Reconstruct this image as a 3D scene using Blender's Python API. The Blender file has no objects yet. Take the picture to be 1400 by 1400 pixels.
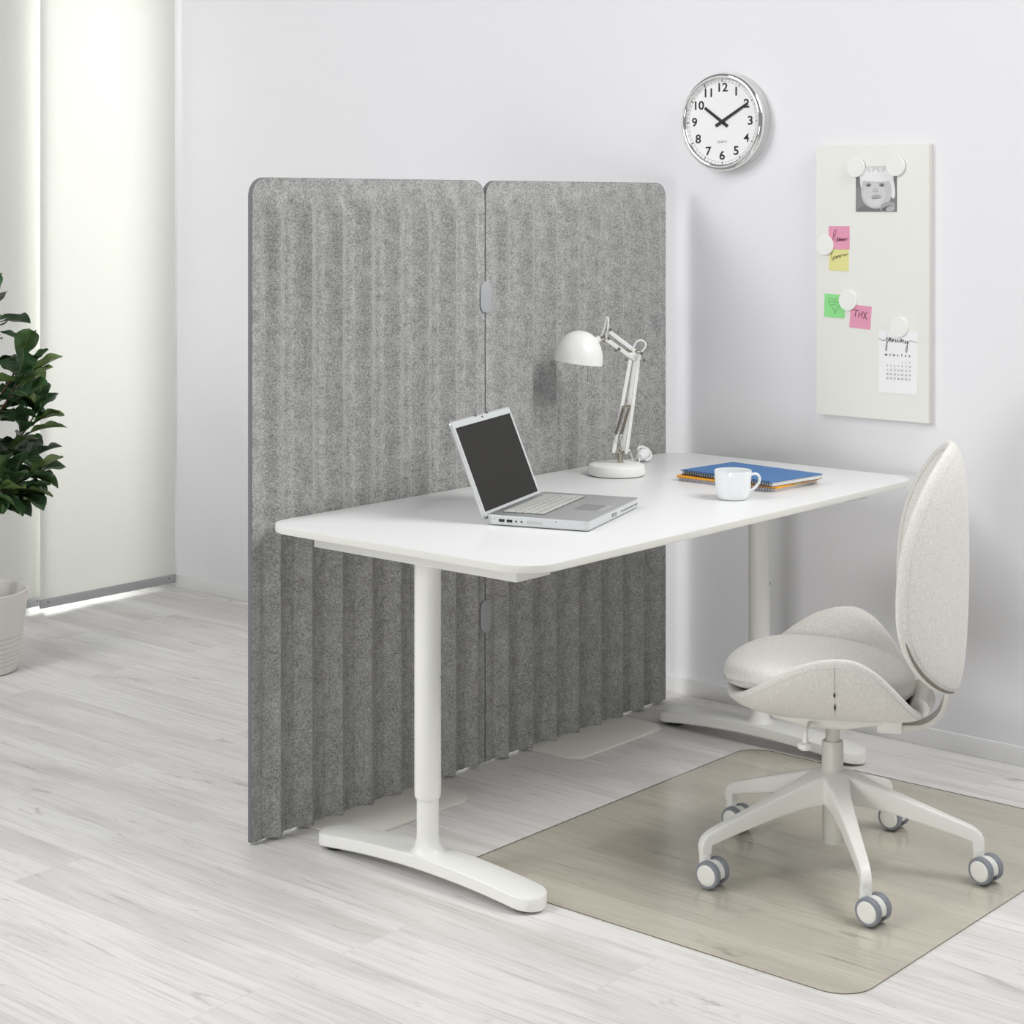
import bpy, bmesh, math, random
from mathutils import Vector, Matrix
random.seed(11)
PI = math.pi
C = bpy.context.scene.collection
V = Vector

# ------------------------------------------------------------------ helpers
def tag(o, label=None, cat=None, group=None, kind=None):
    if label: o['label'] = label
    if cat: o['category'] = cat
    if group: o['group'] = group
    if kind: o['kind'] = kind
    return o

def thing(name, label, cat, loc=(0, 0, 0), rotz=0.0, group=None, matrix=None):
    o = bpy.data.objects.new(name, None); C.objects.link(o)
    o.empty_display_size = 0.05
    if matrix is not None: o.matrix_world = matrix
    else:
        o.location = loc; o.rotation_euler = (0, 0, rotz)
    return tag(o, label, cat, group)

def obj(name, bm, mat, parent=None, smooth=None, mats=None):
    me = bpy.data.meshes.new(name)
    bmesh.ops.recalc_face_normals(bm, faces=bm.faces)
    if smooth is not None:
        for f in bm.faces: f.smooth = True
        ang = math.radians(smooth)
        for e in bm.edges:
            if len(e.link_faces) == 2:
                if e.calc_face_angle(0) > ang: e.smooth = False
    bm.to_mesh(me); bm.free()
    for m in (mats or [mat]): me.materials.append(m)
    o = bpy.data.objects.new(name, me); C.objects.link(o)
    if parent is not None: o.parent = parent
    return o

def copy_tree(o, parent=None):
    c = o.copy(); C.objects.link(c); c.parent = parent
    for ch in o.children: copy_tree(ch, c)
    return c

def bm_new(): return bmesh.new()

def merge(dst, src, M=None):
    if M is not None: src.transform(M)
    me = bpy.data.meshes.new('tmp'); src.to_mesh(me); src.free()
    dst.from_mesh(me); bpy.data.meshes.remove(me)

def box(bm, x0, x1, y0, y1, z0, z1, bev=0.0, seg=2):
    t = bmesh.new()
    vs = [t.verts.new((x, y, z)) for z in (z0, z1) for y in (y0, y1) for x in (x0, x1)]
    for f in ((0, 2, 3, 1), (4, 5, 7, 6), (0, 1, 5, 4), (2, 6, 7, 3), (0, 4, 6, 2), (1, 3, 7, 5)):
        t.faces.new([vs[i] for i in f])
    if bev > 0:
        bmesh.ops.bevel(t, geom=t.edges[:], offset=bev, segments=seg, profile=0.5, affect='EDGES')
    merge(bm, t)

def rrect(x0, x1, y0, y1, r, n=8, corners=(1, 1, 1, 1)):
    pts = []
    for (cx, cy, a, on) in ((x1 - r, y0 + r, -90, corners[0]), (x1 - r, y1 - r, 0, corners[1]),
                            (x0 + r, y1 - r, 90, corners[2]), (x0 + r, y0 + r, 180, corners[3])):
        if on:
            for i in range(n + 1):
                t = math.radians(a + 90 * i / n); pts.append((cx + r * math.cos(t), cy + r * math.sin(t)))
        else:
            t = math.radians(a + 45); pts.append((cx + r * math.copysign(1, math.cos(t)), cy + r * math.copysign(1, math.sin(t))))
    return pts

def slab(bm, pts, z0, z1, bev=0.0, seg=2, side_mat=0):
    """prism from an outline in xy, its rims bevelled"""
    n = len(pts)
    def inset(d):
        out = []
        for i in range(n):
            p = V(pts[i]); a = V(pts[i - 1]); b = V(pts[(i + 1) % n])
            d1 = (p - a).normalized(); d2 = (b - p).normalized()
            n1 = V((-d1.y, d1.x)); n2 = V((-d2.y, d2.x)); m = (n1 + n2)
            m = m.normalized() if m.length > 1e-6 else n1
            k = d / max(0.4, m.dot(n1)); out.append(p + m * k)
        return out
    rings = []
    if bev > 0:
        for i in range(seg + 1):
            t = i / seg * PI / 2
            rings.append((inset(bev * (1 - math.sin(t))), z0 + bev * (1 - math.cos(t))))
        for i in range(seg + 1):
            t = i / seg * PI / 2
            rings.append((inset(bev * (1 - math.cos(t))), z1 - bev * (1 - math.sin(t))))
    else:
        rings = [([V(p) for p in pts], z0), ([V(p) for p in pts], z1)]
    vr = [[bm.verts.new((p.x, p.y, z)) for p in r] for r, z in rings]
    for a, b in zip(vr, vr[1:]):
        for i in range(n):
            f = bm.faces.new((a[i], a[(i + 1) % n], b[(i + 1) % n], b[i])); f.material_index = side_mat
    bm.faces.new(vr[0][::-1]); bm.faces.new(vr[-1])

def lathe(bm, prof, seg=48, M=None, cap=True):
    t = bmesh.new(); rings = []
    for r, z in prof:
        if r < 1e-6: rings.append([t.verts.new((0, 0, z))])
        else: rings.append([t.verts.new((r * math.cos(2 * PI * i / seg), r * math.sin(2 * PI * i / seg), z)) for i in range(seg)])
    for a, b in zip(rings, rings[1:]):
        for i in range(seg):
            j = (i + 1) % seg
            if len(a) == 1 and len(b) == 1: continue
            if len(a) == 1: t.faces.new((a[0], b[i], b[j]))
            elif len(b) == 1: t.faces.new((a[i], b[0], a[j]))
            else: t.faces.new((a[i], a[j], b[j], b[i]))
    if cap:
        if len(rings[0]) > 1: t.faces.new(rings[0])
        if len(rings[-1]) > 1: t.faces.new(rings[-1])
    merge(bm, t, M)

def tube(bm, pts, rad, seg=10, closed=False, cap=True, flat=None):
    """sweep a round (or flat=(w,h) rectangular) section along pts"""
    pts = [V(p) for p in pts]; n = len(pts)
    up = None; rings = []
    for i, p in enumerate(pts):
        if closed: d = pts[(i + 1) % n] - pts[i - 1]
        else: d = pts[min(i + 1, n - 1)] - pts[max(i - 1, 0)]
        d.normalize()
        if up is None:
            up = V((0, 0, 1)) if abs(d.z) < 0.9 else V((1, 0, 0))
        s = d.cross(up)
        if s.length < 1e-5: s = d.orthogonal()
        s.normalize(); up = s.cross(d).normalized()
        r = rad[i] if isinstance(rad, (list, tuple)) else rad
        ring = []
        for k in range(seg):
            a = 2 * PI * (k + 0.5) / seg
            ring.append(bm.verts.new(p + s * (r * math.cos(a)) + up * (r * math.sin(a))))
        rings.append(ring)
    m = n if closed else n - 1
    for i in range(m):
        a, b = rings[i], rings[(i + 1) % n]
        for k in range(seg):
            bm.faces.new((a[k], a[(k + 1) % seg], b[(k + 1) % seg], b[k]))
    if cap and not closed:
        bm.faces.new(rings[0][::-1]); bm.faces.new(rings[-1])

def loft(bm, rings, cap=True, closed=True):
    vr = [[bm.verts.new(p) for p in r] for r in rings]
    n = len(vr[0])
    for a, b in zip(vr, vr[1:]):
        for k in range(n if closed else n - 1):
            bm.faces.new((a[k], a[(k + 1) % n], b[(k + 1) % n], b[k]))
    if cap:
        bm.faces.new(vr[0][::-1]); bm.faces.new(vr[-1])

def cyl(bm, p0, p1, r, seg=20, r1=None):
    p0 = V(p0); p1 = V(p1)
    tube(bm, [p0, p1], [r, r if r1 is None else r1], seg)

def bez(pts, n=12):
    """Catmull-Rom through the points"""
    P = [V(p) for p in pts]; out = []
    for i in range(len(P) - 1):
        p0 = P[max(i - 1, 0)]; p1 = P[i]; p2 = P[i + 1]; p3 = P[min(i + 2, len(P) - 1)]
        for k in range(n):
            t = k / n
            out.append(0.5 * ((2 * p1) + (p2 - p0) * t + (2 * p0 - 5 * p1 + 4 * p2 - p3) * t * t + (3 * p1 - p0 - 3 * p2 + p3) * t ** 3))
    out.append(P[-1]); return out

def pad(bm, S, outline, T, nr=18, nt=96, p=6.0, q=0.5, Tf=None):
    """cushion of half thickness T over a curved mid-surface S(a,b), trimmed to outline(t)"""
    e = 1e-4
    def frame(a, b):
        c = S(a, b); da = (S(a + e, b) - c); db = (S(a, b + e) - c)
        return c, da.cross(db).normalized()
    top = []; bot = []
    for i in range(nr + 1):
        r = math.sin(i / nr * PI / 2) ** 0.8 if i else 0.0
        if i == nr: r = 1.0
        h = T * max(0.0, 1 - r ** p) ** q
        ht = h * (Tf[0] if Tf else 1); hb = h * (Tf[1] if Tf else 1)
        if i == 0:
            c, n = frame(*[sum(x) / nt for x in zip(*[outline(2 * PI * k / nt) for k in range(nt)])])
            top.append([bm.verts.new(c + n * ht)]); bot.append([bm.verts.new(c - n * hb)]); cen = (sum(outline(2 * PI * k / nt)[0] for k in range(nt)) / nt, sum(outline(2 * PI * k / nt)[1] for k in range(nt)) / nt)
            continue
        rt = []; rb = []
        for k in range(nt):
            o = outline(2 * PI * k / nt)
            a = cen[0] + (o[0] - cen[0]) * r; b = cen[1] + (o[1] - cen[1]) * r
            c, n = frame(a, b)
            v = bm.verts.new(c + n * ht); rt.append(v)
            rb.append(v if i == nr else bm.verts.new(c - n * hb))
        top.append(rt); bot.append(rb)
    for L, fl in ((top, 1), (bot, 0)):
        for k in range(nt):
            j = (k + 1) % nt
            f = (L[0][0], L[1][k], L[1][j]); bm.faces.new(f if fl else f[::-1])
            for i in range(1, nr):
                f = (L[i][k], L[i + 1][k], L[i + 1][j], L[i][j]); bm.faces.new(f if fl else f[::-1])

def ribbon(bm, pts, w, h=0.0003, z=0.0):
    """pen stroke: a flat ribbon of width w in the xy plane with a little body h"""
    P = [V((p[0], p[1])) for p in pts]; n = len(P); L = []; R = []
    for i, p in enumerate(P):
        d = (P[min(i + 1, n - 1)] - P[max(i - 1, 0)])
        d = d.normalized() if d.length > 1e-9 else V((1, 0))
        s = V((-d.y, d.x)) * (w / 2); L.append(p + s); R.append(p - s)
    tl = [bm.verts.new((p.x, p.y, z + h)) for p in L]; tr = [bm.verts.new((p.x, p.y, z + h)) for p in R]
    bl = [bm.verts.new((p.x, p.y, z)) for p in L]; br = [bm.verts.new((p.x, p.y, z)) for p in R]
    for i in range(n - 1):
        bm.faces.new((tl[i], tr[i], tr[i + 1], tl[i + 1])); bm.faces.new((bl[i], bl[i + 1], br[i + 1], br[i]))
        bm.faces.new((tl[i], tl[i + 1], bl[i + 1], bl[i])); bm.faces.new((tr[i], br[i], br[i + 1], tr[i + 1]))

def text_bm(bm, body, size, x, y, z=0.0, h=0.0004, sx=1.0, bold=0.0):
    cu = bpy.data.curves.new('txt', 'FONT'); cu.body = body; cu.size = size
    cu.align_x = 'CENTER'; cu.align_y = 'CENTER'; cu.extrude = h / 2; cu.offset = bold
    o = bpy.data.objects.new('txt', cu)
    me = bpy.data.meshes.new_from_object(o)
    me.transform(Matrix.Translation((x, y, z + h / 2)) @ Matrix.Diagonal((sx, 1, 1, 1)))
    bm.from_mesh(me)
    bpy.data.objects.remove(o); bpy.data.curves.remove(cu); bpy.data.meshes.remove(me)

# ------------------------------------------------------------------ materials
def mat(name, color, rough=0.5, metal=0.0, spec=0.5, bump=None, coat=0.0, sheen=0.0):
    m = bpy.data.materials.new(name); m.use_nodes = True
    nt = m.node_tree; b = nt.nodes['Principled BSDF']
    b.inputs['Base Color'].default_value = (*color, 1); b.inputs['Roughness'].default_value = rough
    b.inputs['Metallic'].default_value = metal; b.inputs['Specular IOR Level'].default_value = spec
    b.inputs['Coat Weight'].default_value = coat; b.inputs['Sheen Weight'].default_value = sheen
    tc = nt.nodes.new('ShaderNodeTexCoord')
    if bump:
        nz = nt.nodes.new('ShaderNodeTexNoise'); nz.inputs['Scale'].default_value = bump[0]; nz.inputs['Detail'].default_value = 3
        bp = nt.nodes.new('ShaderNodeBump'); bp.inputs['Strength'].default_value = bump[1]; bp.inputs['Distance'].default_value = bump[2]
        nt.links.new(tc.outputs['Object'], nz.inputs['Vector']); nt.links.new(nz.outputs['Fac'], bp.inputs['Height'])
        nt.links.new(bp.outputs['Normal'], b.inputs['Normal'])
    return m

def s2l(*c):
    return tuple(((x / 255) / 12.92 if x / 255 <= 0.04045 else ((x / 255 + 0.055) / 1.055) ** 2.4) for x in c)

def N(nt, t, **kw):
    n = nt.nodes.new(t)
    for k, v in kw.items():
        if k in n.inputs.keys() if isinstance(k, str) else False: n.inputs[k].default_value = v
        else: setattr(n, k, v)
    return n

def mix_mottle(name, c1, c2, scales, rough=0.9, bump=(0.3, 0.001), stretch=(1, 1, 1), contrast=(0.35, 0.65), sheen=0.0):
    """two colours mottled by a sum of noises: felt and woven cloth"""
    m = mat(name, c1, rough, sheen=sheen); nt = m.node_tree; L = nt.links; b = nt.nodes['Principled BSDF']
    tc = nt.nodes['Texture Coordinate']; mp = N(nt, 'ShaderNodeMapping'); mp.inputs['Scale'].default_value = stretch
    L.new(tc.outputs['Object'], mp.inputs['Vector'])
    acc = None; tot = sum(w for _, w in scales)
    for s, w in scales:
        nz = N(nt, 'ShaderNodeTexNoise'); nz.inputs['Scale'].default_value = s; nz.inputs['Detail'].default_value = 4
        L.new(mp.outputs['Vector'], nz.inputs['Vector'])
        mu = N(nt, 'ShaderNodeMath', operation='MULTIPLY'); mu.inputs[1].default_value = w / tot; L.new(nz.outputs['Fac'], mu.inputs[0])
        if acc is None: acc = mu
        else:
            ad = N(nt, 'ShaderNodeMath', operation='ADD'); L.new(acc.outputs[0], ad.inputs[0]); L.new(mu.outputs[0], ad.inputs[1]); acc = ad
    rp = N(nt, 'ShaderNodeValToRGB'); rp.color_ramp.elements[0].position = contrast[0]; rp.color_ramp.elements[1].position = contrast[1]
    rp.color_ramp.elements[0].color = (*c1, 1); rp.color_ramp.elements[1].color = (*c2, 1)
    L.new(acc.outputs[0], rp.inputs['Fac']); L.new(rp.outputs['Color'], b.inputs['Base Color'])
    bp = N(nt, 'ShaderNodeBump'); bp.inputs['Strength'].default_value = bump[0]; bp.inputs['Distance'].default_value = bump[1]
    L.new(acc.outputs[0], bp.inputs['Height']); L.new(bp.outputs['Normal'], b.inputs['Normal'])
    return m

M_wall = mat('wall_paint', s2l(238, 238, 241), 0.85, spec=0.2, bump=(90, 0.10, 0.002))
M_base = mat('baseboard_paint', s2l(238, 238, 238), 0.5)
M_white = mat('white_powdercoat', s2l(232, 232, 228), 0.38, bump=(900, 0.05, 0.0004))
M_top = mat('white_laminate', s2l(228, 229, 229), 0.33, bump=(600, 0.06, 0.0003))
M_edge = mat('white_edge_band', s2l(219, 219, 213), 0.4)
M_plate = mat('beige_grey_plate', s2l(230, 227, 219), 0.5, bump=(700, 0.1, 0.0003))
M_black = mat('black_rubber', (0.012, 0.012, 0.012), 0.6)
M_ink = mat('black_ink', (0.006, 0.006, 0.007), 0.5)
M_chrome = mat('chrome', (0.86, 0.85, 0.83), 0.06, 1.0)
M_nickel = mat('nickel', (0.50, 0.46, 0.40), 0.22, 1.0)
M_alu = mat('laptop_aluminium', (0.53, 0.54, 0.54), 0.42, 0.75)
M_alu_side = mat('laptop_side', s2l(206, 210, 211), 0.45, 0.15)
M_screen = mat('dark_display', s2l(44, 43, 41), 0.45, spec=0.12)
M_key = mat('silver_key', s2l(188, 189, 184), 0.5)
M_keydeck = mat('key_recess', s2l(84, 85, 83), 0.6)
M_felt = mix_mottle('grey_felt', s2l(114, 114, 113), s2l(198, 198, 196), [(420, 1.0), (210, 1.0), (34, 0.5)], 0.95, (0.35, 0.0016), contrast=(0.36, 0.66))
M_feltedge = mat('felt_edge', s2l(112, 113, 117), 0.9)
M_clip = mat('grey_clip', s2l(166, 168, 171), 0.45)
M_fab = mix_mottle('beige_weave', s2l(198, 196, 190), s2l(234, 232, 227), [(480, 1.0), (230, 0.7), (60, 0.15)], 0.95, (0.3, 0.0008), contrast=(0.32, 0.66), sheen=0.15)
M_seam = mat('seam_thread', s2l(205, 203, 197), 0.9)
M_zip = mat('zip', s2l(128, 122, 114), 0.7)
M_chairmetal = mat('chair_white_metal', s2l(226, 226, 221), 0.36, bump=(800, 0.05, 0.0003))
M_chairgrey = mat('warm_grey_metal', s2l(206, 204, 197), 0.4)
M_tread = mat('grey_tread', s2l(128, 133, 140), 0.55)
M_porc = mat('porcelain', s2l(232, 236, 237), 0.12, coat=0.3)
M_potm = mat('pot_glaze', s2l(226, 221, 215), 0.22)
M_soil = mat('soil', (0.012, 0.011, 0.010), 0.95, bump=(80, 0.8, 0.01))
M_bark = mat('twig', s2l(92, 66, 48), 0.8)
M_board = mat('board_steel', s2l(236, 236, 230), 0.38, bump=(500, 0.05, 0.0003))
M_boardside = mat('board_side', s2l(214, 210, 203), 0.5)
M_magnet = mat('magnet_white', s2l(243, 243, 239), 0.12)
M_pink = mat('pink_paper', s2l(230, 158, 184), 0.8)
M_yellow = mat('yellow_paper', s2l(228, 224, 152), 0.8)
M_green = mat('green_paper', s2l(150, 228, 148), 0.8)
M_paper = mat('white_paper', s2l(244, 244, 245), 0.8)
M_pencil = mat('pencil_grey', s2l(120, 122, 124), 0.8)
M_pinkink = mat('note_ink', s2l(96, 36, 62), 0.8)
M_greenink = mat('heart_ink', s2l(76, 150, 84), 0.8)
M_yelink = mat('olive_ink', s2l(92, 88, 44), 0.8)
M_greytext = mat('pale_grey_ink', s2l(165, 165, 168), 0.8)
M_blue = mat('blue_cover', s2l(34, 104, 166), 0.45)
M_orange = mat('orange_cover', s2l(240, 165, 40), 0.5)
M_pages = mat('page_block', s2l(228, 226, 222), 0.8, bump=(400, 0.3, 0.0006))
M_wire = mat('dark_wire', (0.10, 0.10, 0.11), 0.35, 0.8)
M_lampwhite = mat('lamp_white', s2l(238, 239, 236), 0.32)
M_cable = mat('white_cable', s2l(236, 238, 237), 0.35)
M_bulb = mat('bulb_glass', s2l(235, 235, 230), 0.2)
M_rail = mat('aluminium_rail', (0.50, 0.51, 0.52), 0.45, 0.7)
M_frame = mat('window_frame_white', s2l(236, 236, 236), 0.4)
M_spring = mat('spring_steel', (0.30, 0.26, 0.22), 0.3, 1.0)

def leaf_material():
    m = mat('fig_leaf', s2l(40, 66, 38), 0.40); nt = m.node_tree; L = nt.links; b = nt.nodes['Principled BSDF']
    at = N(nt, 'ShaderNodeAttribute'); at.attribute_name = 'leafval'
    rp = N(nt, 'ShaderNodeValToRGB'); e = rp.color_ramp.elements
    e[0].position = 0.0; e[0].color = (*s2l(24, 48, 30), 1); e[1].position = 1.0; e[1].color = (*s2l(116, 138, 78), 1)
    x = e.new(0.62); x.color = (*s2l(46, 84, 44), 1)
    L.new(at.outputs['Fac'], rp.inputs['Fac'])
    uv = N(nt, 'ShaderNodeUVMap'); wv = N(nt, 'ShaderNodeSeparateXYZ'); L.new(uv.outputs['UV'], wv.inputs[0])
    # side veins: |v| shifted along u
    ab = N(nt, 'ShaderNodeMath', operation='ABSOLUTE'); L.new(wv.outputs['Y'], ab.inputs[0])
    sc = N(nt, 'ShaderNodeMath', operation='MULTIPLY'); L.new(ab.outputs[0], sc.inputs[0]); sc.inputs[1].default_value = 0.35
    su = N(nt, 'ShaderNodeMath', operation='SUBTRACT'); L.new(wv.outputs['X'], su.inputs[0]); L.new(sc.outputs[0], su.inputs[1])
    mu = N(nt, 'ShaderNodeMath', operation='MULTIPLY'); L.new(su.outputs[0], mu.inputs[0]); mu.inputs[1].default_value = 44
    sn = N(nt, 'ShaderNodeMath', operation='SINE'); L.new(mu.outputs[0], sn.inputs[0])
    pw = N(nt, 'ShaderNodeMapRange'); L.new(sn.outputs[0], pw.inputs['Value']); pw.inputs['From Min'].default_value = 0.7; pw.inputs['From Max'].default_value = 1.0; pw.inputs['To Max'].default_value = 0.28
    mid = N(nt, 'ShaderNodeMapRange'); L.new(ab.outputs[0], mid.inputs['Value']); mid.inputs['From Min'].default_value = 0.10; mid.inputs['From Max'].default_value = 0.02; mid.inputs['To Max'].default_value = 0.5
    mx = N(nt, 'ShaderNodeMath', operation='MAXIMUM'); L.new(pw.outputs[0], mx.inputs[0]); L.new(mid.outputs[0], mx.inputs[1])
    mc = N(nt, 'ShaderNodeMixRGB'); L.new(mx.outputs[0], mc.inputs['Fac']); L.new(rp.outputs['Color'], mc.inputs['Color1']); mc.inputs['Color2'].default_value = (*s2l(120, 140, 92), 1)
    L.new(mc.outputs['Color'], b.inputs['Base Color'])
    return m
M_leaf = leaf_material()

def floor_material():
    m = mat('whitewashed_laminate', s2l(216, 215, 212), 0.42); nt = m.node_tree; L = nt.links; b = nt.nodes['Principled BSDF']
    tc = nt.nodes['Texture Coordinate']
    sp = N(nt, 'ShaderNodeSeparateXYZ'); L.new(tc.outputs['Object'], sp.inputs[0])
    cb = N(nt, 'ShaderNodeCombineXYZ'); L.new(sp.outputs['Y'], cb.inputs['X']); L.new(sp.outputs['X'], cb.inputs['Y'])
    br = N(nt, 'ShaderNodeTexBrick'); br.offset = 0.37; br.offset_frequency = 2
    for k, v in (('Scale', 1.0), ('Brick Width', 1.29), ('Row Height', 0.192), ('Mortar Size', 0.0007), ('Mortar Smooth', 0.4), ('Bias', 0.0)): br.inputs[k].default_value = v
    br.inputs['Color1'].default_value = (0, 0, 0, 1); br.inputs['Color2'].default_value = (1, 1, 1, 1); br.inputs['Mortar'].default_value = (0.5, 0.5, 0.5, 1)
    L.new(cb.outputs[0], br.inputs['Vector'])
    rnd = N(nt, 'ShaderNodeMath', operation='MULTIPLY'); L.new(br.outputs['Color'], rnd.inputs[0]); rnd.inputs[1].default_value = 37.0
    cz = N(nt, 'ShaderNodeCombineXYZ'); L.new(sp.outputs['X'], cz.inputs['X']); L.new(sp.outputs['Y'], cz.inputs['Y']); L.new(rnd.outputs[0], cz.inputs['Z'])
    def noise(sx, sy, detail, dist, rough=0.6):
        mp = N(nt, 'ShaderNodeMapping'); mp.inputs['Scale'].default_value = (sx, sy, 1); L.new(cz.outputs[0], mp.inputs['Vector'])
        nz = N(nt, 'ShaderNodeTexNoise'); nz.inputs['Scale'].default_value = 1; nz.inputs['Detail'].default_value = detail; nz.inputs['Distortion'].default_value = dist; nz.inputs['Roughness'].default_value = rough
        L.new(mp.outputs[0], nz.inputs['Vector']); return nz
    def rng(src, a, c, to=1.0):
        r = N(nt, 'ShaderNodeMapRange'); r.inputs['From Min'].default_value = a; r.inputs['From Max'].default_value = c; r.inputs['To Max'].default_value = to
        L.new(src.outputs[0], r.inputs['Value']); return r
    def mixc(fac, c1, col):
        x = N(nt, 'ShaderNodeMixRGB'); L.new(fac.outputs[0], x.inputs['Fac']); L.new(c1, x.inputs['Color1']); x.inputs['Color2'].default_value = (*col, 1); return x.outputs['Color']
    base = N(nt, 'ShaderNodeRGB'); base.outputs[0].default_value = (*s2l(232, 231, 229), 1)
    c = base.outputs[0]
    tone = N(nt, 'ShaderNodeMath', operation='MULTIPLY'); L.new(br.outputs['Color'], tone.inputs[0]); tone.inputs[1].default_value = 0.22
    c = mixc(tone, c, s2l(205, 202, 197))
    c = mixc(rng(noise(7, 0.9, 4, 0.6), 0.45, 0.72, 0.65), c, s2l(188, 183, 179))       # broad cloudy streaks
    c = mixc(rng(noise(85, 2.6, 5, 0.5, 0.7), 0.50, 0.72, 0.55), c, s2l(178, 174, 170))  # fine grain
    c = mixc(rng(noise(170, 5, 3, 0.2), 0.56, 0.72, 0.35), c, s2l(160, 156, 152))        # hairlines
    c = mixc(rng(noise(13, 2.4, 5, 1.8, 0.65), 0.615, 0.78, 0.85), c, s2l(138, 131, 126))  # knots
    mo = N(nt, 'ShaderNodeMath', operation='MULTIPLY'); L.new(br.outputs['Fac'], mo.inputs[0]); mo.inputs[1].default_value = 0.28
    c = mixc(mo, c, s2l(140, 137, 133))
    L.new(c, b.inputs['Base Color'])
    g = noise(120, 4, 3, 0.3); bp = N(nt, 'ShaderNodeBump'); bp.inputs['Strength'].default_value = 0.06; bp.inputs['Distance'].default_value = 0.0006
    L.new(g.outputs['Fac'], bp.inputs['Height']); L.new(bp.outputs['Normal'], b.inputs['Normal'])
    return m
M_floor = floor_material()

def clear_mat(name, tint, rough, fres=0.04):
    m = bpy.data.materials.new(name); m.use_nodes = True; nt = m.node_tree; L = nt.links
    nt.nodes.remove(nt.nodes['Principled BSDF']); out = nt.nodes['Material Output']
    t = N(nt, 'ShaderNodeBsdfTransparent'); t.inputs['Color'].default_value = (*tint, 1)
    g = N(nt, 'ShaderNodeBsdfGlossy'); g.inputs['Roughness'].default_value = rough
    lw = N(nt, 'ShaderNodeLayerWeight'); pw = N(nt, 'ShaderNodeMath', operation='POWER'); L.new(lw.outputs['Facing'], pw.inputs[0]); pw.inputs[1].default_value = 4.0
    fr = N(nt, 'ShaderNodeMapRange'); L.new(pw.outputs[0], fr.inputs['Value']); fr.inputs['To Min'].default_value = fres; fr.inputs['To Max'].default_value = 0.7
    mx = N(nt, 'ShaderNodeMixShader'); L.new(fr.outputs[0], mx.inputs[0]); L.new(t.outputs[0], mx.inputs[1]); L.new(g.outputs[0], mx.inputs[2])
    L.new(mx.outputs[0], out.inputs['Surface']); return m
M_mat = clear_mat('smoky_clear_plastic', (0.954, 0.945, 0.910), 0.16)
M_matunder = clear_mat('plastic_underside', (0.954, 0.945, 0.910), 0.5, 0.0)
M_matedge = mat('plastic_mat_edge', s2l(104, 98, 82), 0.35)
M_glass = clear_mat('window_glass', (0.97, 0.98, 0.97), 0.0)

def cloth_mat():
    m = bpy.data.materials.new('panel_cloth'); m.use_nodes = True; nt = m.node_tree; L = nt.links
    nt.nodes.remove(nt.nodes['Principled BSDF']); out = nt.nodes['Material Output']
    tc = N(nt, 'ShaderNodeTexCoord'); nz = N(nt, 'ShaderNodeTexNoise'); nz.inputs['Scale'].default_value = 260; L.new(tc.outputs['Object'], nz.inputs['Vector'])
    rp = N(nt, 'ShaderNodeMapRange'); rp.inputs['To Min'].default_value = 0.86; rp.inputs['To Max'].default_value = 0.93; L.new(nz.outputs['Fac'], rp.inputs['Value'])
    cb = N(nt, 'ShaderNodeCombineColor'); 
    for k in ('Red', 'Green'): L.new(rp.outputs[0], cb.inputs[k])
    mu = N(nt, 'ShaderNodeMath', operation='MULTIPLY'); mu.inputs[1].default_value = 0.97; L.new(rp.outputs[0], mu.inputs[0]); L.new(mu.outputs[0], cb.inputs['Blue'])
    d = N(nt, 'ShaderNodeBsdfDiffuse'); t = N(nt, 'ShaderNodeBsdfTranslucent'); L.new(cb.outputs[0], d.inputs['Color']); L.new(cb.outputs[0], t.inputs['Color'])
    mx = N(nt, 'ShaderNodeMixShader'); mx.inputs[0].default_value = 0.34; L.new(d.outputs[0], mx.inputs[1]); L.new(t.outputs[0], mx.inputs[2])
    L.new(mx.outputs[0], out.inputs['Surface']); return m
M_cloth = cloth_mat()

# ------------------------------------------------------------------ room
WX = 4.4857          # right wall plane
WY = 5.66            # window wall plane
H_ROOM = 2.75
def struct(name, bm, m, parent=None, smooth=None):
    o = obj(name, bm, m, parent, smooth)
    if parent is None: o['kind'] = 'structure'
    return o

b = bm_new(); box(b, -0.6, WX + 0.12, -0.6, WY + 0.14, -0.1, 0.0); struct('floor', b, M_floor)
b = bm_new(); box(b, WX, WX + 0.12, -0.6, WY + 0.14, 0.0, H_ROOM); struct('wall_right', b, M_wall)
b = bm_new(); box(b, WX - 0.012, WX, -0.6, WY - 0.002, 0.0, 0.05, 0.002); struct('baseboard_right', b, M_base, smooth=40)
WIN0, WIN1, WINH = 3.905, 4.40, 2.45
b = bm_new()
box(b, -0.6, WIN0, WY, WY + 0.14, 0, H_ROOM); box(b, WIN1, WX, WY, WY + 0.14, 0, H_ROOM); box(b, WIN0, WIN1, WY, WY + 0.14, WINH, H_ROOM)
struct('wall_left', b, M_wall)
b = bm_new(); box(b, -0.6, WIN0 - 0.02, WY - 0.012, WY, 0.0, 0.05, 0.002); struct('baseboard_left', b, M_base, smooth=40)
w = bpy.data.objects.new('window_1', None); C.objects.link(w); w.location = ((WIN0 + WIN1) / 2, WY + 0.08, 0); w['kind'] = 'structure'
hw = (WIN1 - WIN0) / 2
b = bm_new()
for x0, x1, z0, z1 in ((-hw, -hw + .04, 0, WINH), (hw - .04, hw, 0, WINH), (-hw, hw, 0, .012), (-hw, hw, WINH - .05, WINH)):
    box(b, x0, x1, -.03, .03, z0, z1, .002)
obj('window_frame', b, M_frame, w, 40)
b = bm_new(); box(b, -hw + .04, hw - .04, -.004, .004, .012, WINH - .05); obj('window_pane', b, M_glass, w)

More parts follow.
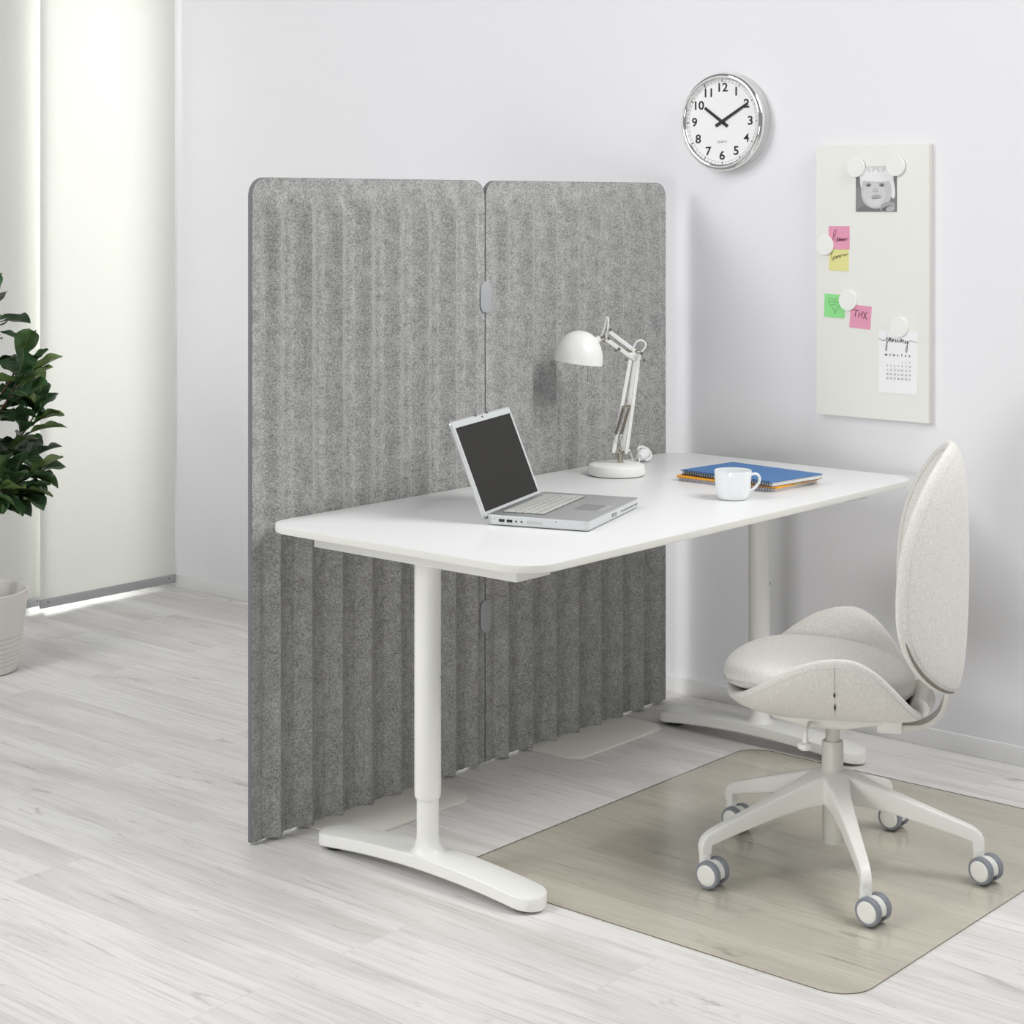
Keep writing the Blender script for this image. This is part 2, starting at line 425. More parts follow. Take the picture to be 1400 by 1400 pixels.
# panel curtains hanging on a wall track
b = bm_new(); box(b, 2.25, WX - .004, WY - .165, WY - .001, 2.52, 2.56, .003)
tag(obj('curtain_track', b, M_frame, None, 40), 'white curtain track on the wall above the two panel curtains', 'curtain track')
def panel_curtain(x0, x1, y, label):
    t = thing('panel_curtain', label, 'curtain', ((x0 + x1) / 2, y, 0.018), 0, 'white fabric panel curtains in front of the window')
    h = (x1 - x0) / 2
    b = bm_new(); box(b, -h, h, -.0012, .0012, .030, 2.51); obj('cloth_panel', b, M_cloth, t)
    b = bm_new(); box(b, -h, h, -.005, .005, .0, .032, .001); obj('bottom_rail', b, M_rail, t, 40)
    for s in (-1, 1):
        b = bm_new(); cyl(b, (s * (h - .03), -.0062, .020), (s * (h - .03), -.004, .020), .0025, 12); obj('rail_screw', b, M_wire, t, 40)
    b = bm_new(); box(b, -h, h, -.006, .006, 2.495, 2.515, .001); obj('top_rail', b, M_rail, t, 40)
    return t
panel_curtain(3.866, 4.470, 5.525, 'white fabric panel curtain in the room corner, overlapping in front of the other panel')
panel_curtain(3.312, 3.912, 5.570, 'white fabric panel curtain behind the potted plant, at the left edge')

# ------------------------------------------------------------------ camera
YAW = 40.63918
cd = bpy.data.cameras.new('camera'); co = bpy.data.objects.new('camera', cd); C.objects.link(co)
co.location = (0, 0, 1.45903); co.rotation_euler = (PI / 2, 0, math.radians(YAW - 90))
cd.sensor_width = 36; cd.sensor_fit = 'HORIZONTAL'; cd.lens = 36 * 2516.43 / 1400
cd.shift_x = 0; cd.shift_y = -(700 - 277.366) / 1400
cd.clip_start = 0.05; cd.clip_end = 100
bpy.context.scene.camera = co

# ------------------------------------------------------------------ desk
DX0, DY0, ZT = 2.7855, 2.3431, 0.7345
DT = 0.0165
dk = thing('desk', 'white rectangular desk with rounded corners on two T-shaped legs', 'desk', (DX0 + .8, DY0 + .4, 0))
b = bm_new(); slab(b, rrect(-.8, .8, -.4, .4, .085, 14), ZT - DT, ZT, .0016, 3, 1)
obj('tabletop', b, M_top, dk, 35, [M_top, M_edge])
def desk_leg(cx, cy):
    """legs carry an upper sleeve, a foot with black glides and a locking screw"""
    b = bm_new()
    lathe(b, [(.0285, .186), (.0290, .190), (.0290, ZT - DT - .03)], 40, Matrix.Translation((cx, cy, 0)))
    lathe(b, [(.0, .1695), (.0252, .1695), (.0270, .1705), (.0283, .1745), (.0288, .180), (.0288, .19)], 40, Matrix.Translation((cx, cy, 0)))
    leg = obj('leg', b, M_white, dk, 30)
    b = bm_new(); lathe(b, [(.0240, .0925), (.0240, .20)], 40, Matrix.Translation((cx, cy, 0))); obj('inner_tube', b, M_white, leg, 30)
    # arched foot with a flared neck
    b = bm_new(); rings = []; n = 40; hl = .322; hwid = .0445
    ys = [-hl + hwid * (1 - math.cos(i / 10 * PI / 2)) for i in range(10)] + [(-hl + hwid) + (2 * (hl - hwid)) * i / n for i in range(n + 1)] + [hl - hwid * (1 - math.cos(i / 10 * PI / 2)) for i in range(9, -1, -1)]
    for y in ys:
        d = abs(y) - (hl - hwid)
        hwy = hwid if d <= 0 else hwid * math.sqrt(max(0.0, 1 - (d / hwid) ** 2))
        hwy = max(hwy, 0.0006)
        u = abs(y) / hl
        lift = .022 * (1 - u ** 2.0); z0 = .005 + lift; th = .0275 + .001 * (1 - u)
        z1 = z0 + th; be = min(.003, hwy * .6)
        sec = [(-hwy, z0 + be), (-hwy + be, z0), (hwy - be, z0), (hwy, z0 + be), (hwy, z1 - be), (hwy - be * .35, z1 - be * .35), (hwy - be, z1), (-hwy + be, z1), (-hwy + be * .35, z1 - be * .35), (-hwy, z1 - be)]
        rings.append([(cx + a, cy + y, z) for a, z in sec])
    loft(b, rings)
    prof = []
    zf = .0555
    for i in range(13):
        a = i / 12 * PI / 2
        prof.append((.0240 + .021 * (1 - math.sin(a)), zf - .0025 + .0385 * (1 - math.cos(a))))
    prof = [(.0450, zf - .006)] + prof + [(.0240, .0928)]
    lathe(b, prof, 40, Matrix.Translation((cx, cy, 0)))
    ft = obj('foot', b, M_white, leg, 35)
    for s in (-1, 1):
        b = bm_new(); lathe(b, [(.026, 0.0), (.028, .0015), (.028, .0105)], 24, Matrix.Translation((cx, cy + s * .277, 0.0005))); obj('glide', b, M_black, leg, 35)
    b = bm_new(); a = math.radians(-62)
    c = V((cx + .0285 * math.cos(a), cy + .0285 * math.sin(a), .43)); d = V((math.cos(a), math.sin(a), 0))
    cyl(b, c, c + d * .0022, .0042, 14); obj('screw', b, M_nickel, leg, 40)
    b = bm_new(); cyl(b, c + d * .0021, c + d * .0026, .002, 10); obj('screw_socket', b, M_black, leg, 40)
    # cross bracket that carries the top
    b = bm_new(); box(b, cx - .055, cx + .055, cy - .30, cy + .30, ZT - DT - .034, ZT - DT, .002)
    obj('bracket', b, M_white, leg, 35)
lx0, lx1, lyc = 2.9095 - (DX0 + .8), 4.2175 - (DX0 + .8), 2.738 - (DY0 + .4)
desk_leg(lx0, lyc); desk_leg(lx1, lyc)
b = bm_new(); box(b, lx0 + .05, lx1 - .05, .12, .16, ZT - DT - .036, ZT - DT - .006, .002); obj('crossbar', b, M_white, dk, 35)

# ------------------------------------------------------------------ felt screens
SX0, SY = 2.7855, 3.1745
SH = 1.5165
def felt_screen(x0, label):
    t = thing('privacy_screen', label, 'screen', (x0 + .4, SY, 0), 0, 'grey felt floor screens behind the desk')
    W = .7955; r = .042; th = .0075; NZ = 110
    xs = sorted(set([round(W * i / 170, 5) for i in range(171)] + [round(r * (1 - math.cos(i / 8 * PI / 2)), 5) for i in range(9)] + [round(W - r * (1 - math.cos(i / 8 * PI / 2)), 5) for i in range(9)]))
    def ztop(x):
        d = min(x, W - x)
        return SH if d >= r else SH - r + math.sqrt(max(0, r * r - (r - d) ** 2))
    per = .0992
    def ss(a): a = max(0.0, min(1.0, a)); return a * a * (3 - 2 * a)
    def wave(x, z):
        dx = min(x, W - x)
        f = ss((dx - .020) / .028) * ss((SH - z - .030) / .05)
        ph = (x - .069) / per
        k = ph - math.floor(ph)
        return f * (.0290 * (1 - abs(math.sin(PI * k)) ** 1.05) - .0105)
    for side, nm in ((-1, 'felt_panel'), (1, 'felt_panel')):
        b = bm_new(); F = []; K = []
        for x in xs:
            zt = ztop(x); cf = []; ck = []
            for j in range(NZ + 1):
                z = .006 + (zt - .006) * (j / NZ) ** 0.92 if j < NZ else zt
                wv = wave(x, z)
                cf.append(b.verts.new((x - .4, side * (th) + side * wv * 1.0, z)))
                ck.append(b.verts.new((x - .4, side * .0008 + (side * max(0, wv) * .0), z)))
            F.append(cf); K.append(ck)
        n = len(xs)
        for i in range(n - 1):
            for j in range(NZ):
                b.faces.new((F[i][j], F[i + 1][j], F[i + 1][j + 1], F[i][j + 1]))
                b.faces.new((K[i][j], K[i][j + 1], K[i + 1][j + 1], K[i + 1][j]))
            b.faces.new((F[i][NZ], F[i + 1][NZ], K[i + 1][NZ], K[i][NZ])); b.faces.new((F[i][0], K[i][0], K[i + 1][0], F[i + 1][0]))
        for j in range(NZ):
            b.faces.new((F[0][j], F[0][j + 1], K[0][j + 1], K[0][j])); b.faces.new((F[-1][j], K[-1][j], K[-1][j + 1], F[-1][j + 1]))
        obj(nm, b, M_felt, t, 60)
    # thin dark core line between the two felt faces
    pts = [(-.4 - .0006, 0, .006)]
    for i in range(9):
        a = i / 8 * PI / 2; pts.append((-.4 - .0006 + r * (1 - math.cos(a)), 0, SH - r + r * math.sin(a)))
    for i in range(9):
        a = i / 8 * PI / 2; pts.append((-.4 + W + .0006 - r * (1 - math.sin(a)), 0, SH - r + r * math.cos(a)))
    pts.append((-.4 + W + .0006, 0, .006))
    b = bm_new()
    rings = []
    for i, p_ in enumerate(pts):
        p_ = V(p_); d = (V(pts[min(i + 1, len(pts) - 1)]) - V(pts[max(i - 1, 0)])).normalized(); n_ = V((-d.z, 0, d.x))
        rings.append([p_ + V((0, y_, 0)) + n_ * h_ for y_, h_ in ((-.0058, -.0006), (.0058, -.0006), (.0058, .0008), (-.0058, .0008))])
    loft(b, rings); obj('edge_piping', b, M_feltedge, t, 40)
    b = bm_new(); slab(b, rrect(-.233, .177, -.1715, .1715, .05, 10), .0003, .0056, .0008, 2)
    obj('base_plate', b, M_plate, t, 35)
    return t
felt_screen(SX0, 'grey ribbed felt screen on the left, behind the laptop end of the desk')
felt_screen(SX0 + .8, 'grey ribbed felt screen on the right, behind the desk lamp')
for z, lb in ((1.2146, 'grey rounded clip joining the two felt screens above the desk'), (.3861, 'grey rounded clip joining the two felt screens below the desktop')):
    t = thing('screen_clip', lb, 'clip', (SX0 + .7978, SY, z), 0, 'grey clips joining the felt screens')
    for s in (-1, 1):
        b = bm_new(); slab(b, rrect(-.0215, .0215, -.041, .041, .0212, 12), .0, .0028, .0009, 2)
        b.transform(Matrix.Rotation(s * -PI / 2, 4, 'X') if s > 0 else Matrix.Rotation(PI / 2, 4, 'X'))
        b.transform(Matrix.Translation((0, s * .0082, 0)))
        obj('clip_plate', b, M_clip, t, 35)
    b = bm_new(); box(b, -.0012, .0012, -.0095, .0095, -.02, .02); obj('clip_web', b, M_clip, t)

# ------------------------------------------------------------------ floor mat
b = bm_new(); slab(b, rrect(0, 1.203, 0, 1.012, .07, 12), .0008, .0028, 0, side_mat=1)
o = obj('chair_mat', b, M_mat, None, None, [M_mat, M_matedge, M_matunder])
for f in o.data.polygons:
    if f.normal.z < -.5: f.material_index = 2
o; o.location = (2.957, 1.717, 0)
tag(o, 'smoky transparent plastic mat on the floor under the swivel chair', 'floor mat')


# ------------------------------------------------------------------ swivel chair
ch = thing('swivel_chair', 'pale beige upholstered swivel chair with petal-shaped seat and white five-star base', 'office chair', (3.527, 2.099, .003), math.radians(118.6))
base_rot = math.radians(7) - math.radians(118.6)
def base_arm(parent, ang):
    b = bm_new()
    ctr = [(.018, .176, .033, .033), (.045, .173, .0285, .031), (.085, .163, .0205, .0255), (.15, .145, .0165, .0205), (.22, .1235, .0138, .0172), (.272, .107, .0122, .0152), (.294, .099, .0116, .0146)]
    rings = []
    def sec(c, nx, nz, hw, hh):
        out = []; k = 24
        for i in range(k):
            a = 2 * PI * (i + .5) / k; ca, sa = math.cos(a), math.sin(a)
            px = math.copysign(abs(ca) ** .27, ca) * hw; pz = math.copysign(abs(sa) ** .27, sa) * hh
            out.append((c[0] + nx[0] * pz, px, c[1] + nx[1] * pz))
        return out
    P = [(r, z) for r, z, _, _ in ctr]
    for i, (r, z, hw, hh) in enumerate(ctr):
        a = P[max(i - 1, 0)]; c = P[min(i + 1, len(P) - 1)]
        d = V((c[0] - a[0], c[1] - a[1])).normalized(); rings.append(sec((r, z), (-d.y, d.x), None, hw, hh))
    # bend down to the caster socket
    for t in (30, 55, 80, 90):
        a = math.radians(t); d = (math.cos(a), -math.sin(a))
        c0 = (.294 + .017 * math.sin(a), .098 - .019 * (1 - math.cos(a)))
        rings.append(sec(c0, (math.sin(a), math.cos(a)), None, .0112, .0128))
    rings.append(sec((.311, .066), (1, 0), None, .0108, .0112))
    loft(b, rings); b.transform(Matrix.Rotation(ang, 4, 'Z'))
    return obj('base_arm', b, M_chairmetal, parent, 50)
def caster(parent, ang, swivel, base):
    """twin-wheel caster at the end of an arm, axle heading 'swivel' in chair space"""
    px, py = .311 * math.cos(ang), .311 * math.sin(ang)
    ax = V((math.cos(swivel), math.sin(swivel), 0)); tr = V((-math.sin(swivel), math.cos(swivel), 0))
    piv = V((px, py, 0)); c = piv - tr * .018; R = .0285
    M0 = Matrix.Translation(c + V((0, 0, R)))
    rot = V((0, 0, 1)).rotation_difference(ax).to_matrix().to_4x4()
    b = bm_new()
    cyl(b, piv + V((0, 0, .044)), piv + V((0, 0, .068)), .0125, 20)
    # hood between the two wheels
    t = bmesh.new(); pts = [(.0255 * math.cos(a), .0255 * math.sin(a)) for a in [math.radians(x) for x in range(-20, 201, 10)]]
    pts = pts + [(-.012, -.006), (.012, -.006)]
    slab(t, pts, -.0105, .0105, .001, 1)
    hx = Matrix((( tr.x, 0, ax.x, 0), (tr.y, 0, ax.y, 0), (0, 1, 0, 0), (0, 0, 0, 1)))
    merge(b, t, M0 @ hx)
    cs = obj('caster', b, M_chairmetal, parent, 40)
    for s in (-1, 1):
        b = bm_new()
        lathe(b, [(.019, .0105), (.0272, .0108), (.0285, .013), (.0285, .0235), (.0272, .0258), (.0232, .0262)], 36, M0 @ rot @ Matrix.Diagonal((1, 1, s, 1)))
        wl = obj('tread', b, M_tread, cs, 50)
        b = bm_new()
        lathe(b, [(.0, .0272), (.0140, .0274), (.0216, .0269), (.0226, .0256), (.0226, .0250)], 36, M0 @ rot @ Matrix.Diagonal((1, 1, s, 1)), cap=True)
        obj('hub_cap', b, M_chairmetal, cs, 50)
star = obj('star_base', (lambda b: (lathe(b, [(.0, .150), (.030, .150), (.041, .165), (.040, .190), (.030, .205), (.0245, .210), (.0, .210)], 40), b)[1])(bm_new()), M_chairmetal, ch, 40)
swv = [math.radians(x) for x in (-58, -60, -62, -56, -55)]
for i in range(5):
    a = base_rot + 2 * PI * i / 5
    base_arm(ch, a)
    caster(ch, a, math.radians(-118.6 - 2) + [0.05, -.05, .10, 0, -.08][i], base_rot)
b = bm_new(); lathe(b, [(.0, .052), (.0215, .052), (.0225, .054), (.0225, .16)], 36); obj('gas_spring_tube', b, M_chairgrey, ch, 40)
b = bm_new(); lathe(b, [(.0235, .195), (.0235, .272), (.0215, .276), (.0165, .276)], 36); obj('column_sleeve', b, M_chairgrey, ch, 40)
b = bm_new(); lathe(b, [(.0155, .26), (.0155, .325)], 32); obj('column', b, M_chairgrey, ch, 40)
b = bm_new()
secs = [(.150, .035, .342, .352), (.125, .050, .326, .352), (.06, .060, .310, .350), (-.03, .060, .310, .348), (-.08, .045, .318, .342), (-.125, .032, .320, .338)]
rings = []
for x, hw, z0, z1 in secs:
    r = []
    for i in range(20):
        a = 2 * PI * (i + .5) / 20; ca, sa = math.cos(a), math.sin(a)
        r.append((x, math.copysign(abs(ca) ** .6, ca) * hw, (z0 + z1) / 2 + math.copysign(abs(sa) ** .6, sa) * (z1 - z0) / 2))
    rings.append(r)
loft(b, rings); obj('tilt_mechanism', b, M_chairmetal, ch, 50)
# height lever with a flat knob, hanging on the near side
b = bm_new()
tube(b, bez([(0.0480, .060, .328), (0.0480, .110, .332), (0.0500, .134, .334), (0.0510, .141, .326)], 6), [.0035] * 19, 10)
tube(b, [(0.0510, .141, .330), (0.0515, .142, .320), (0.0520, .143, .306)], [.0045, .0062, .0075], 12)
lv = obj('lever', b, M_chairmetal, ch, 50)
b = bm_new(); lathe(b, [(.0, -.0085), (.010, -.0085), (.0155, -.005), (.0165, 0), (.0150, .005), (.009, .0075), (.0, .0078)], 28, Matrix.Translation((0.0525, .1435, .3015)))
obj('lever_knob', b, M_chairmetal, lv, 50)
# seat shell: saddle-shaped bowl with two raised wings
RX, RY = .232, .262
def seat_S(a, bb):
    ya = abs(bb)
    xc = a - .012
    z = .352 + .164 * (ya / RY) ** 2.7
    z += .046 * max(0, xc / RX) ** 3.0 + .006 * max(0, -xc / RX) ** 2
    return V((a, bb * (1 - .02 * (ya / RY) ** 2), z))
def seat_out(t):
    return (-.028 + (.257 if math.cos(t) > 0 else .172) * math.copysign(abs(math.cos(t)) ** .95, math.cos(t)), RY * math.copysign(abs(math.sin(t)) ** .95, math.sin(t)))
b = bm_new(); pad(b, seat_S, seat_out, .0170, 22, 120, 10, .5)
sh = obj('seat_shell', b, M_fab, ch, 60)
SC = sum(seat_out(2 * PI * k / 120)[0] for k in range(120)) / 120
pts = []
for k in range(120):
    o = seat_out(2 * PI * k / 120); f = .972
    x_ = SC + (o[0] - SC) * f; p = seat_S(x_, o[1] * f); q = seat_S(x_ + 1e-4, o[1] * f); r = seat_S(x_, o[1] * f + 1e-4)
    n = (q - p).cross(r - p).normalized(); pts.append(p - n * .0084)
b = bm_new(); tube(b, pts, .0012, 6, closed=True); obj('shell_seam', b, M_seam, sh, 60)
for z0, z1 in ((.450, .438), (.420, .400)):
    def onw(z):
        y = RY * ((z - .352) / .164) ** (1 / 2.7); return V((-.012, y + .0125, z - .0115))
    b = bm_new(); tube(b, [onw(z0), onw((z0 + z1) / 2), onw(z1)], [.0006, .0022, .0006], 8)
    obj('zip', b, M_black, sh, 60)
b = bm_new()
tube(b, [seat_S(-.012, RY * f) + V((0, .0105 + .004 * (1 - f), -.0128)) for f in (.995, .96, .92, .87, .82, .76, .70, .62, .52)], .0011, 6)
obj('side_seam', b, M_seam, sh, 60)
def cush_S(a, bb):
    z = .4290 + .004 * (bb / .2) ** 2 + .075 * a - .034 * max(0, (a - .06) / .18) ** 3.0 - .014 * max(0, -(a) / .2) ** 2
    return V((a, bb, z))
def cush_out(t):
    c, s_ = math.cos(t), math.sin(t)
    return (.022 + (.214 if c > 0 else .200) * math.copysign(abs(c) ** .92, c), .200 * math.copysign(abs(s_) ** .92, s_))
b = bm_new(); pad(b, cush_S, cush_out, .030, 26, 110, 14, .5)
cu_ = obj('seat_cushion', b, M_fab, ch, 60)
pts = []
for k in range(110):
    o = cush_out(2 * PI * k / 110); pts.append(cush_S(o[0], o[1]) + V((0, 0, -.006)))
b = bm_new(); tube(b, pts, .0013, 6, closed=True); obj('cushion_seam', b, M_seam, cu_, 60)
# rear hinge roll of the seat where it meets the back support
b = bm_new(); tube(b, [(-.186, -.085, .378), (-.190, -.05, .378), (-.192, 0, .378), (-.190, .05, .378), (-.186, .085, .378)], [.020, .026, .028, .026, .020], 20); obj('rear_roll', b, M_fab, ch, 60)
# J-shaped back support
b = bm_new()
path = bez([(-.10, 0, .318), (-.165, 0, .319), (-.202, 0, .326), (-.230, 0, .350), (-.243, 0, .385), (-.250, 0, .43), (-.256, 0, .50)], 6)
rings = []
for i, p in enumerate(path):
    d = (path[min(i + 1, len(path) - 1)] - path[max(i - 1, 0)]).normalized(); nrm = V((-d.z, 0, d.x))
    hw, hh = .026, .0055
    rings.append([p + V((0, y, 0)) + nrm * z for y, z in ((-hw, -hh * .6), (-hw * .95, -hh), (hw * .95, -hh), (hw, -hh * .6), (hw, hh * .6), (hw * .95, hh), (-hw * .95, hh), (-hw, hh * .6))])
loft(b, rings); obj('back_support', b, M_chairgrey, ch, 40)
b = bm_new(); box(b, -.150, -.095, -.036, .036, .306, .340, .006); obj('support_block', b, M_chairmetal, ch, 40)
# backrest: egg-shaped shell wrapping forward at both sides
BW = .215
def back_S(a, bb):           # a: lateral, bb: height
    spine = -.253 - .012 * math.sin((bb - .37) / .57 * PI) - .006 * (bb - .37) / .57 + .006 * max(0, (bb - .80) / .14) ** 2
    return V((spine + .130 * (abs(a) / BW) ** 2.0, a, bb))
def back_out(t):
    c, s_ = math.cos(t), math.sin(t)
    e = .88 if s_ > 0 else .86
    return (BW * math.copysign(abs(c) ** e, c), .624 + (.314 if s_ > 0 else .224) * math.copysign(abs(s_) ** e, s_))
b = bm_new(); pad(b, back_S, back_out, .0235, 24, 130, 7, .5, Tf=(1.0, 1.0))
bk = obj('backrest', b, M_fab, ch, 60)
BC = sum(back_out(2 * PI * k / 130)[1] for k in range(130)) / 130
def back_rim(t, f, off):
    o = back_out(t); a = o[0] * f; bb = BC + (o[1] - BC) * f
    p = back_S(a, bb); n = (back_S(a + 1e-4, bb) - p).cross(back_S(a, bb + 1e-4) - p).normalized()
    return p + n * off
b = bm_new(); tube(b, [back_rim(2 * PI * k / 130, .94, -.0140) for k in range(130)], .0013, 6, closed=True); obj('back_seam', b, M_seam, bk, 60)
b = bm_new(); tube(b, [back_rim(2 * PI * k / 130, .94, .0140) for k in range(130)], .0013, 6, closed=True); obj('front_seam', b, M_seam, bk, 60)
sg = 1
zs = [math.radians(-18 - 62 * i / 24) for i in range(25)]
b = bm_new(); tube(b, [back_rim(t, .975, -.0092) for t in zs], [.0008 + .0032 * math.sin(PI * i / 24) ** .5 for i in range(25)], 8); obj('zip', b, M_zip, bk, 60)

# ------------------------------------------------------------------ laptop
LA = math.radians(18.5)
lp = thing('laptop', 'open silver laptop with dark blank display on the white desk', 'laptop', (3.311, 2.681, ZT + .0005), LA)
LW, LD, LT = .352, .243, .0235
b = bm_new(); slab(b, rrect(-LW / 2, LW / 2, -LD / 2, LD / 2, .008, 5), .0015, LT, .0012, 2)
bs = obj('base', b, M_alu, lp, 35)
b = bm_new(); slab(b, rrect(-LW / 2 - .0006, LW / 2 + .0006, -LD / 2 - .0006, LD / 2 - .006, .0085, 5), .0035, LT - .0022, .0004, 1); obj('side_band', b, M_alu_side, bs, 35)
for x in (-.15, .15):
    for y in (-.10, .10):
        b = bm_new(); lathe(b, [(.0, 0), (.006, 0), (.006, .002)], 14, Matrix.Translation((x, y, -.0002))); obj('rubber_foot', b, M_black, bs)
# ports on the left side
xl = -LW / 2 - .0006
def port(name, y, z, w_, h_, m, parent=bs):
    b = bm_new(); box(b, xl - .0007, xl + .003, y - w_ / 2, y + w_ / 2, z - h_ / 2, z + h_ / 2); return obj(name, b, m, parent)
port('port', .097 - .012, .0118, .0135, .0062, M_black); port('port_tongue', .085, .0126, .0105, .0022, M_pages)
port('port', .066, .0118, .0135, .0062, M_black)
for y in (.050, .037):
    b = bm_new(); cyl(b, (xl - .0008, y, .0118), (xl + .001, y, .0118), .0022, 14); obj('audio_jack', b, M_black, bs)
b = bm_new(); slab(b, rrect(-.019, .019, -.0032, .0032, .0031, 6), 0, .0006); b.transform(Matrix(((0, 0, -1, xl), (1, 0, 0, .006), (0, 1, 0, .0115), (0, 0, 0, 1)))); obj('card_slot', b, M_alu, bs)
for y in (.103, -.045, -.112):
    b = bm_new(); cyl(b, (xl - .0007, y, .015 if y > 0 else .0165), (xl + .001, y, .015 if y > 0 else .0165), .0011, 10); obj('side_screw', b, M_black, bs)
yf = -LD / 2 - .0006
b = bm_new(); box(b, -.02 + .0, .012, yf - .0006, yf + .002, .0075, .0145); obj('latch_recess', b, M_wire, bs)
b = bm_new(); box(b, -.0175, .0095, yf - .0009, yf + .002, .0092, .0128); obj('latch_button', b, M_alu, bs)
b = bm_new(); box(b, .045, .165, yf - .0006, yf + .002, .0098, .0118); obj('disc_slot', b, M_wire, bs)
# keyboard, trackpad
b = bm_new(); slab(b, rrect(-.139, .139, -.002, .100, .004, 4), LT - .0004, LT + .0003); kb = obj('keyboard', b, M_keydeck, lp)
rows = [(.0925, .011, [1] * 13 + [1.2]), (.0785, .0145, [1] * 13 + [1.6]), (.0610, .0145, [1.6] + [1] * 12 + [1]), (.0435, .0145, [1.9] + [1] * 11 + [1.8]), (.0260, .0145, [2.4] + [1] * 10 + [2.4]), (.0080, .0150, [1.1, 1.1, 1.1, 1.3, 5.2, 1.3, 1, 1, 1, 1])]
kp = {}
for y, hh, ws in rows:
    tot = sum(ws); x = -.136; u = .272 / tot
    for w_ in ws:
        key = (round(w_ * u, 4), hh)
        if key not in kp:
            b = bm_new(); hx, hy = w_ * u / 2 - .0016, hh / 2 - .0001; box(b, -hx, hx, -hy, hy, 0, .0026, .0008, 1)
            k = obj('key', b, M_key, kb, 40); kp[key] = k
        else:
            k = kp[key].copy(); C.objects.link(k); k.parent = kb
        k.location = (x + w_ * u / 2, y, LT + .0002); x += w_ * u
b = bm_new(); slab(b, rrect(-.040, .040, -.090, -.034, .002, 3), LT - .0003, LT + .0003); obj('trackpad', b, mat('trackpad_grey', (.36, .365, .37), .4, .6), lp)
b = bm_new(); slab(b, rrect(-.040, .040, -.107, -.0915, .002, 3), LT - .0003, LT + .0004); obj('trackpad_button', b, mat('trackpad_button', (.62, .63, .63), .38, .6), lp)
b = bm_new(); lathe(b, [(.0, .0), (.006, .0), (.006, .0008), (.005, .0012), (.0, .0012)], 20, Matrix.Translation((.135, .108, LT - .0001))); obj('power_button', b, M_key, lp, 40)
# lid
TIL = math.radians(21.6)
hy_, hz_ = LD / 2 + .0035, .0095
ML = Matrix.Translation((0, hy_, hz_)) @ Matrix.Rotation(-TIL, 4, 'X') @ Matrix(((1, 0, 0, 0), (0, 0, 1, 0), (0, 1, 0, 0), (0, 0, 0, 1)))
LH = .2345
b = bm_new(); slab(b, rrect(-LW / 2, LW / 2, .002, LH, .009, 5), .000, .0068, .0011, 2); b.transform(ML); ld = obj('lid', b, M_alu, lp, 35)
b = bm_new(); slab(b, rrect(-LW / 2 + .003, LW / 2 - .003, .005, LH - .003, .007, 5), -.0007, .0006); b.transform(ML); obj('bezel', b, M_alu_side, ld, 35)
b = bm_new(); box(b, -LW / 2 + .0135, LW / 2 - .0135, .0175, LH - .0175, -.0012, .0004); b.transform(ML); obj('display', b, M_screen, ld)
b = bm_new(); box(b, -.0035, .0035, LH - .0095, LH - .0065, -.0013, .0004); b.transform(ML); obj('camera_window', b, M_ink, ld)
for x in (-.034, .034):
    b = bm_new(); box(b, x - .004, x + .004, LH - .004, LH + .0004, -.0016, .0006); b.transform(ML); obj('latch_hook', b, M_wire, ld)
b = bm_new(); cyl(b, (-.12, hy_ - .001, hz_ + .004), (.12, hy_ - .001, hz_ + .004), .0052, 18); obj('hinge', b, M_alu, lp, 40)

# ------------------------------------------------------------------ desk lamp
# lamp frame: +x = direction of the shade, +y = towards the screens' right end
LB = V((3.9045, 2.984, ZT))
lm = thing('desk_lamp', 'white metal work lamp with dome shade and jointed arms, near the back of the desk', 'desk lamp', LB, math.atan2(.759, -.651))
def lpx(px, py, dy=0.0): return V(((843.0 - px) / 513.5, dy, 1.45903 - ZT - (py - 277.37) / 513.5))
b = bm_new(); lathe(b, [(.0, .002), (.0755, .002), (.0765, .004), (.0765, .020), (.0735, .027), (.066, .0305), (.03, .0325), (.0, .033)], 64); obj('base', b, M_lampwhite, lm, 40)
b = bm_new(); lathe(b, [(.0, .0002), (.0745, .0002), (.0745, .003)], 48); obj('base_pad', b, M_black, lm, 40)
b = bm_new(); o = lpx(848.5, 632); cyl(b, (o.x, 0, .031), (o.x, 0, .056), .0075, 20); cyl(b, (o.x, 0, .031), (o.x, 0, .034), .009, 20); cyl(b, (o.x, 0, .055), (o.x, 0, .075), .005, 14); obj('swivel_post', b, M_nickel, lm, 40)
def rod(name, p0, p1, w_=.0095, th=.0055, parent=lm, m=M_lampwhite):
    b = bm_new(); p0 = V(p0); p1 = V(p1); d = (p1 - p0).normalized(); s_ = V((0, 1, 0)); n = d.cross(s_).normalized(); s_ = n.cross(d)
    rings = []
    for p in (p0, p1):
        rings.append([p + n * a + s_ * c for a, c in ((-w_ / 2, -th / 2 * .7), (-w_ / 2 * .8, -th / 2), (w_ / 2 * .8, -th / 2), (w_ / 2, -th / 2 * .7), (w_ / 2, th / 2 * .7), (w_ / 2 * .8, th / 2), (-w_ / 2 * .8, th / 2), (-w_ / 2, th / 2 * .7))])
    loft(b, rings); return obj(name, b, m, parent, 30)
Y = .0105
rod('lower_arm', lpx(838.5, 618.5, Y), lpx(861.5, 492, Y)); rod('lower_arm', lpx(839.5, 617, -Y), lpx(862.5, 492, -Y))
rod('lower_arm', lpx(856.0, 620, Y), lpx(874.5, 481, Y)); rod('lower_arm', lpx(851.5, 617, -Y), lpx(869.5, 486, -Y))
rod('upper_arm', lpx(828, 463.5, 0), lpx(870, 493, 0), .0105, .010); rod('upper_arm', lpx(833, 453.5, 0), lpx(868, 480, 0), .0105, .010)
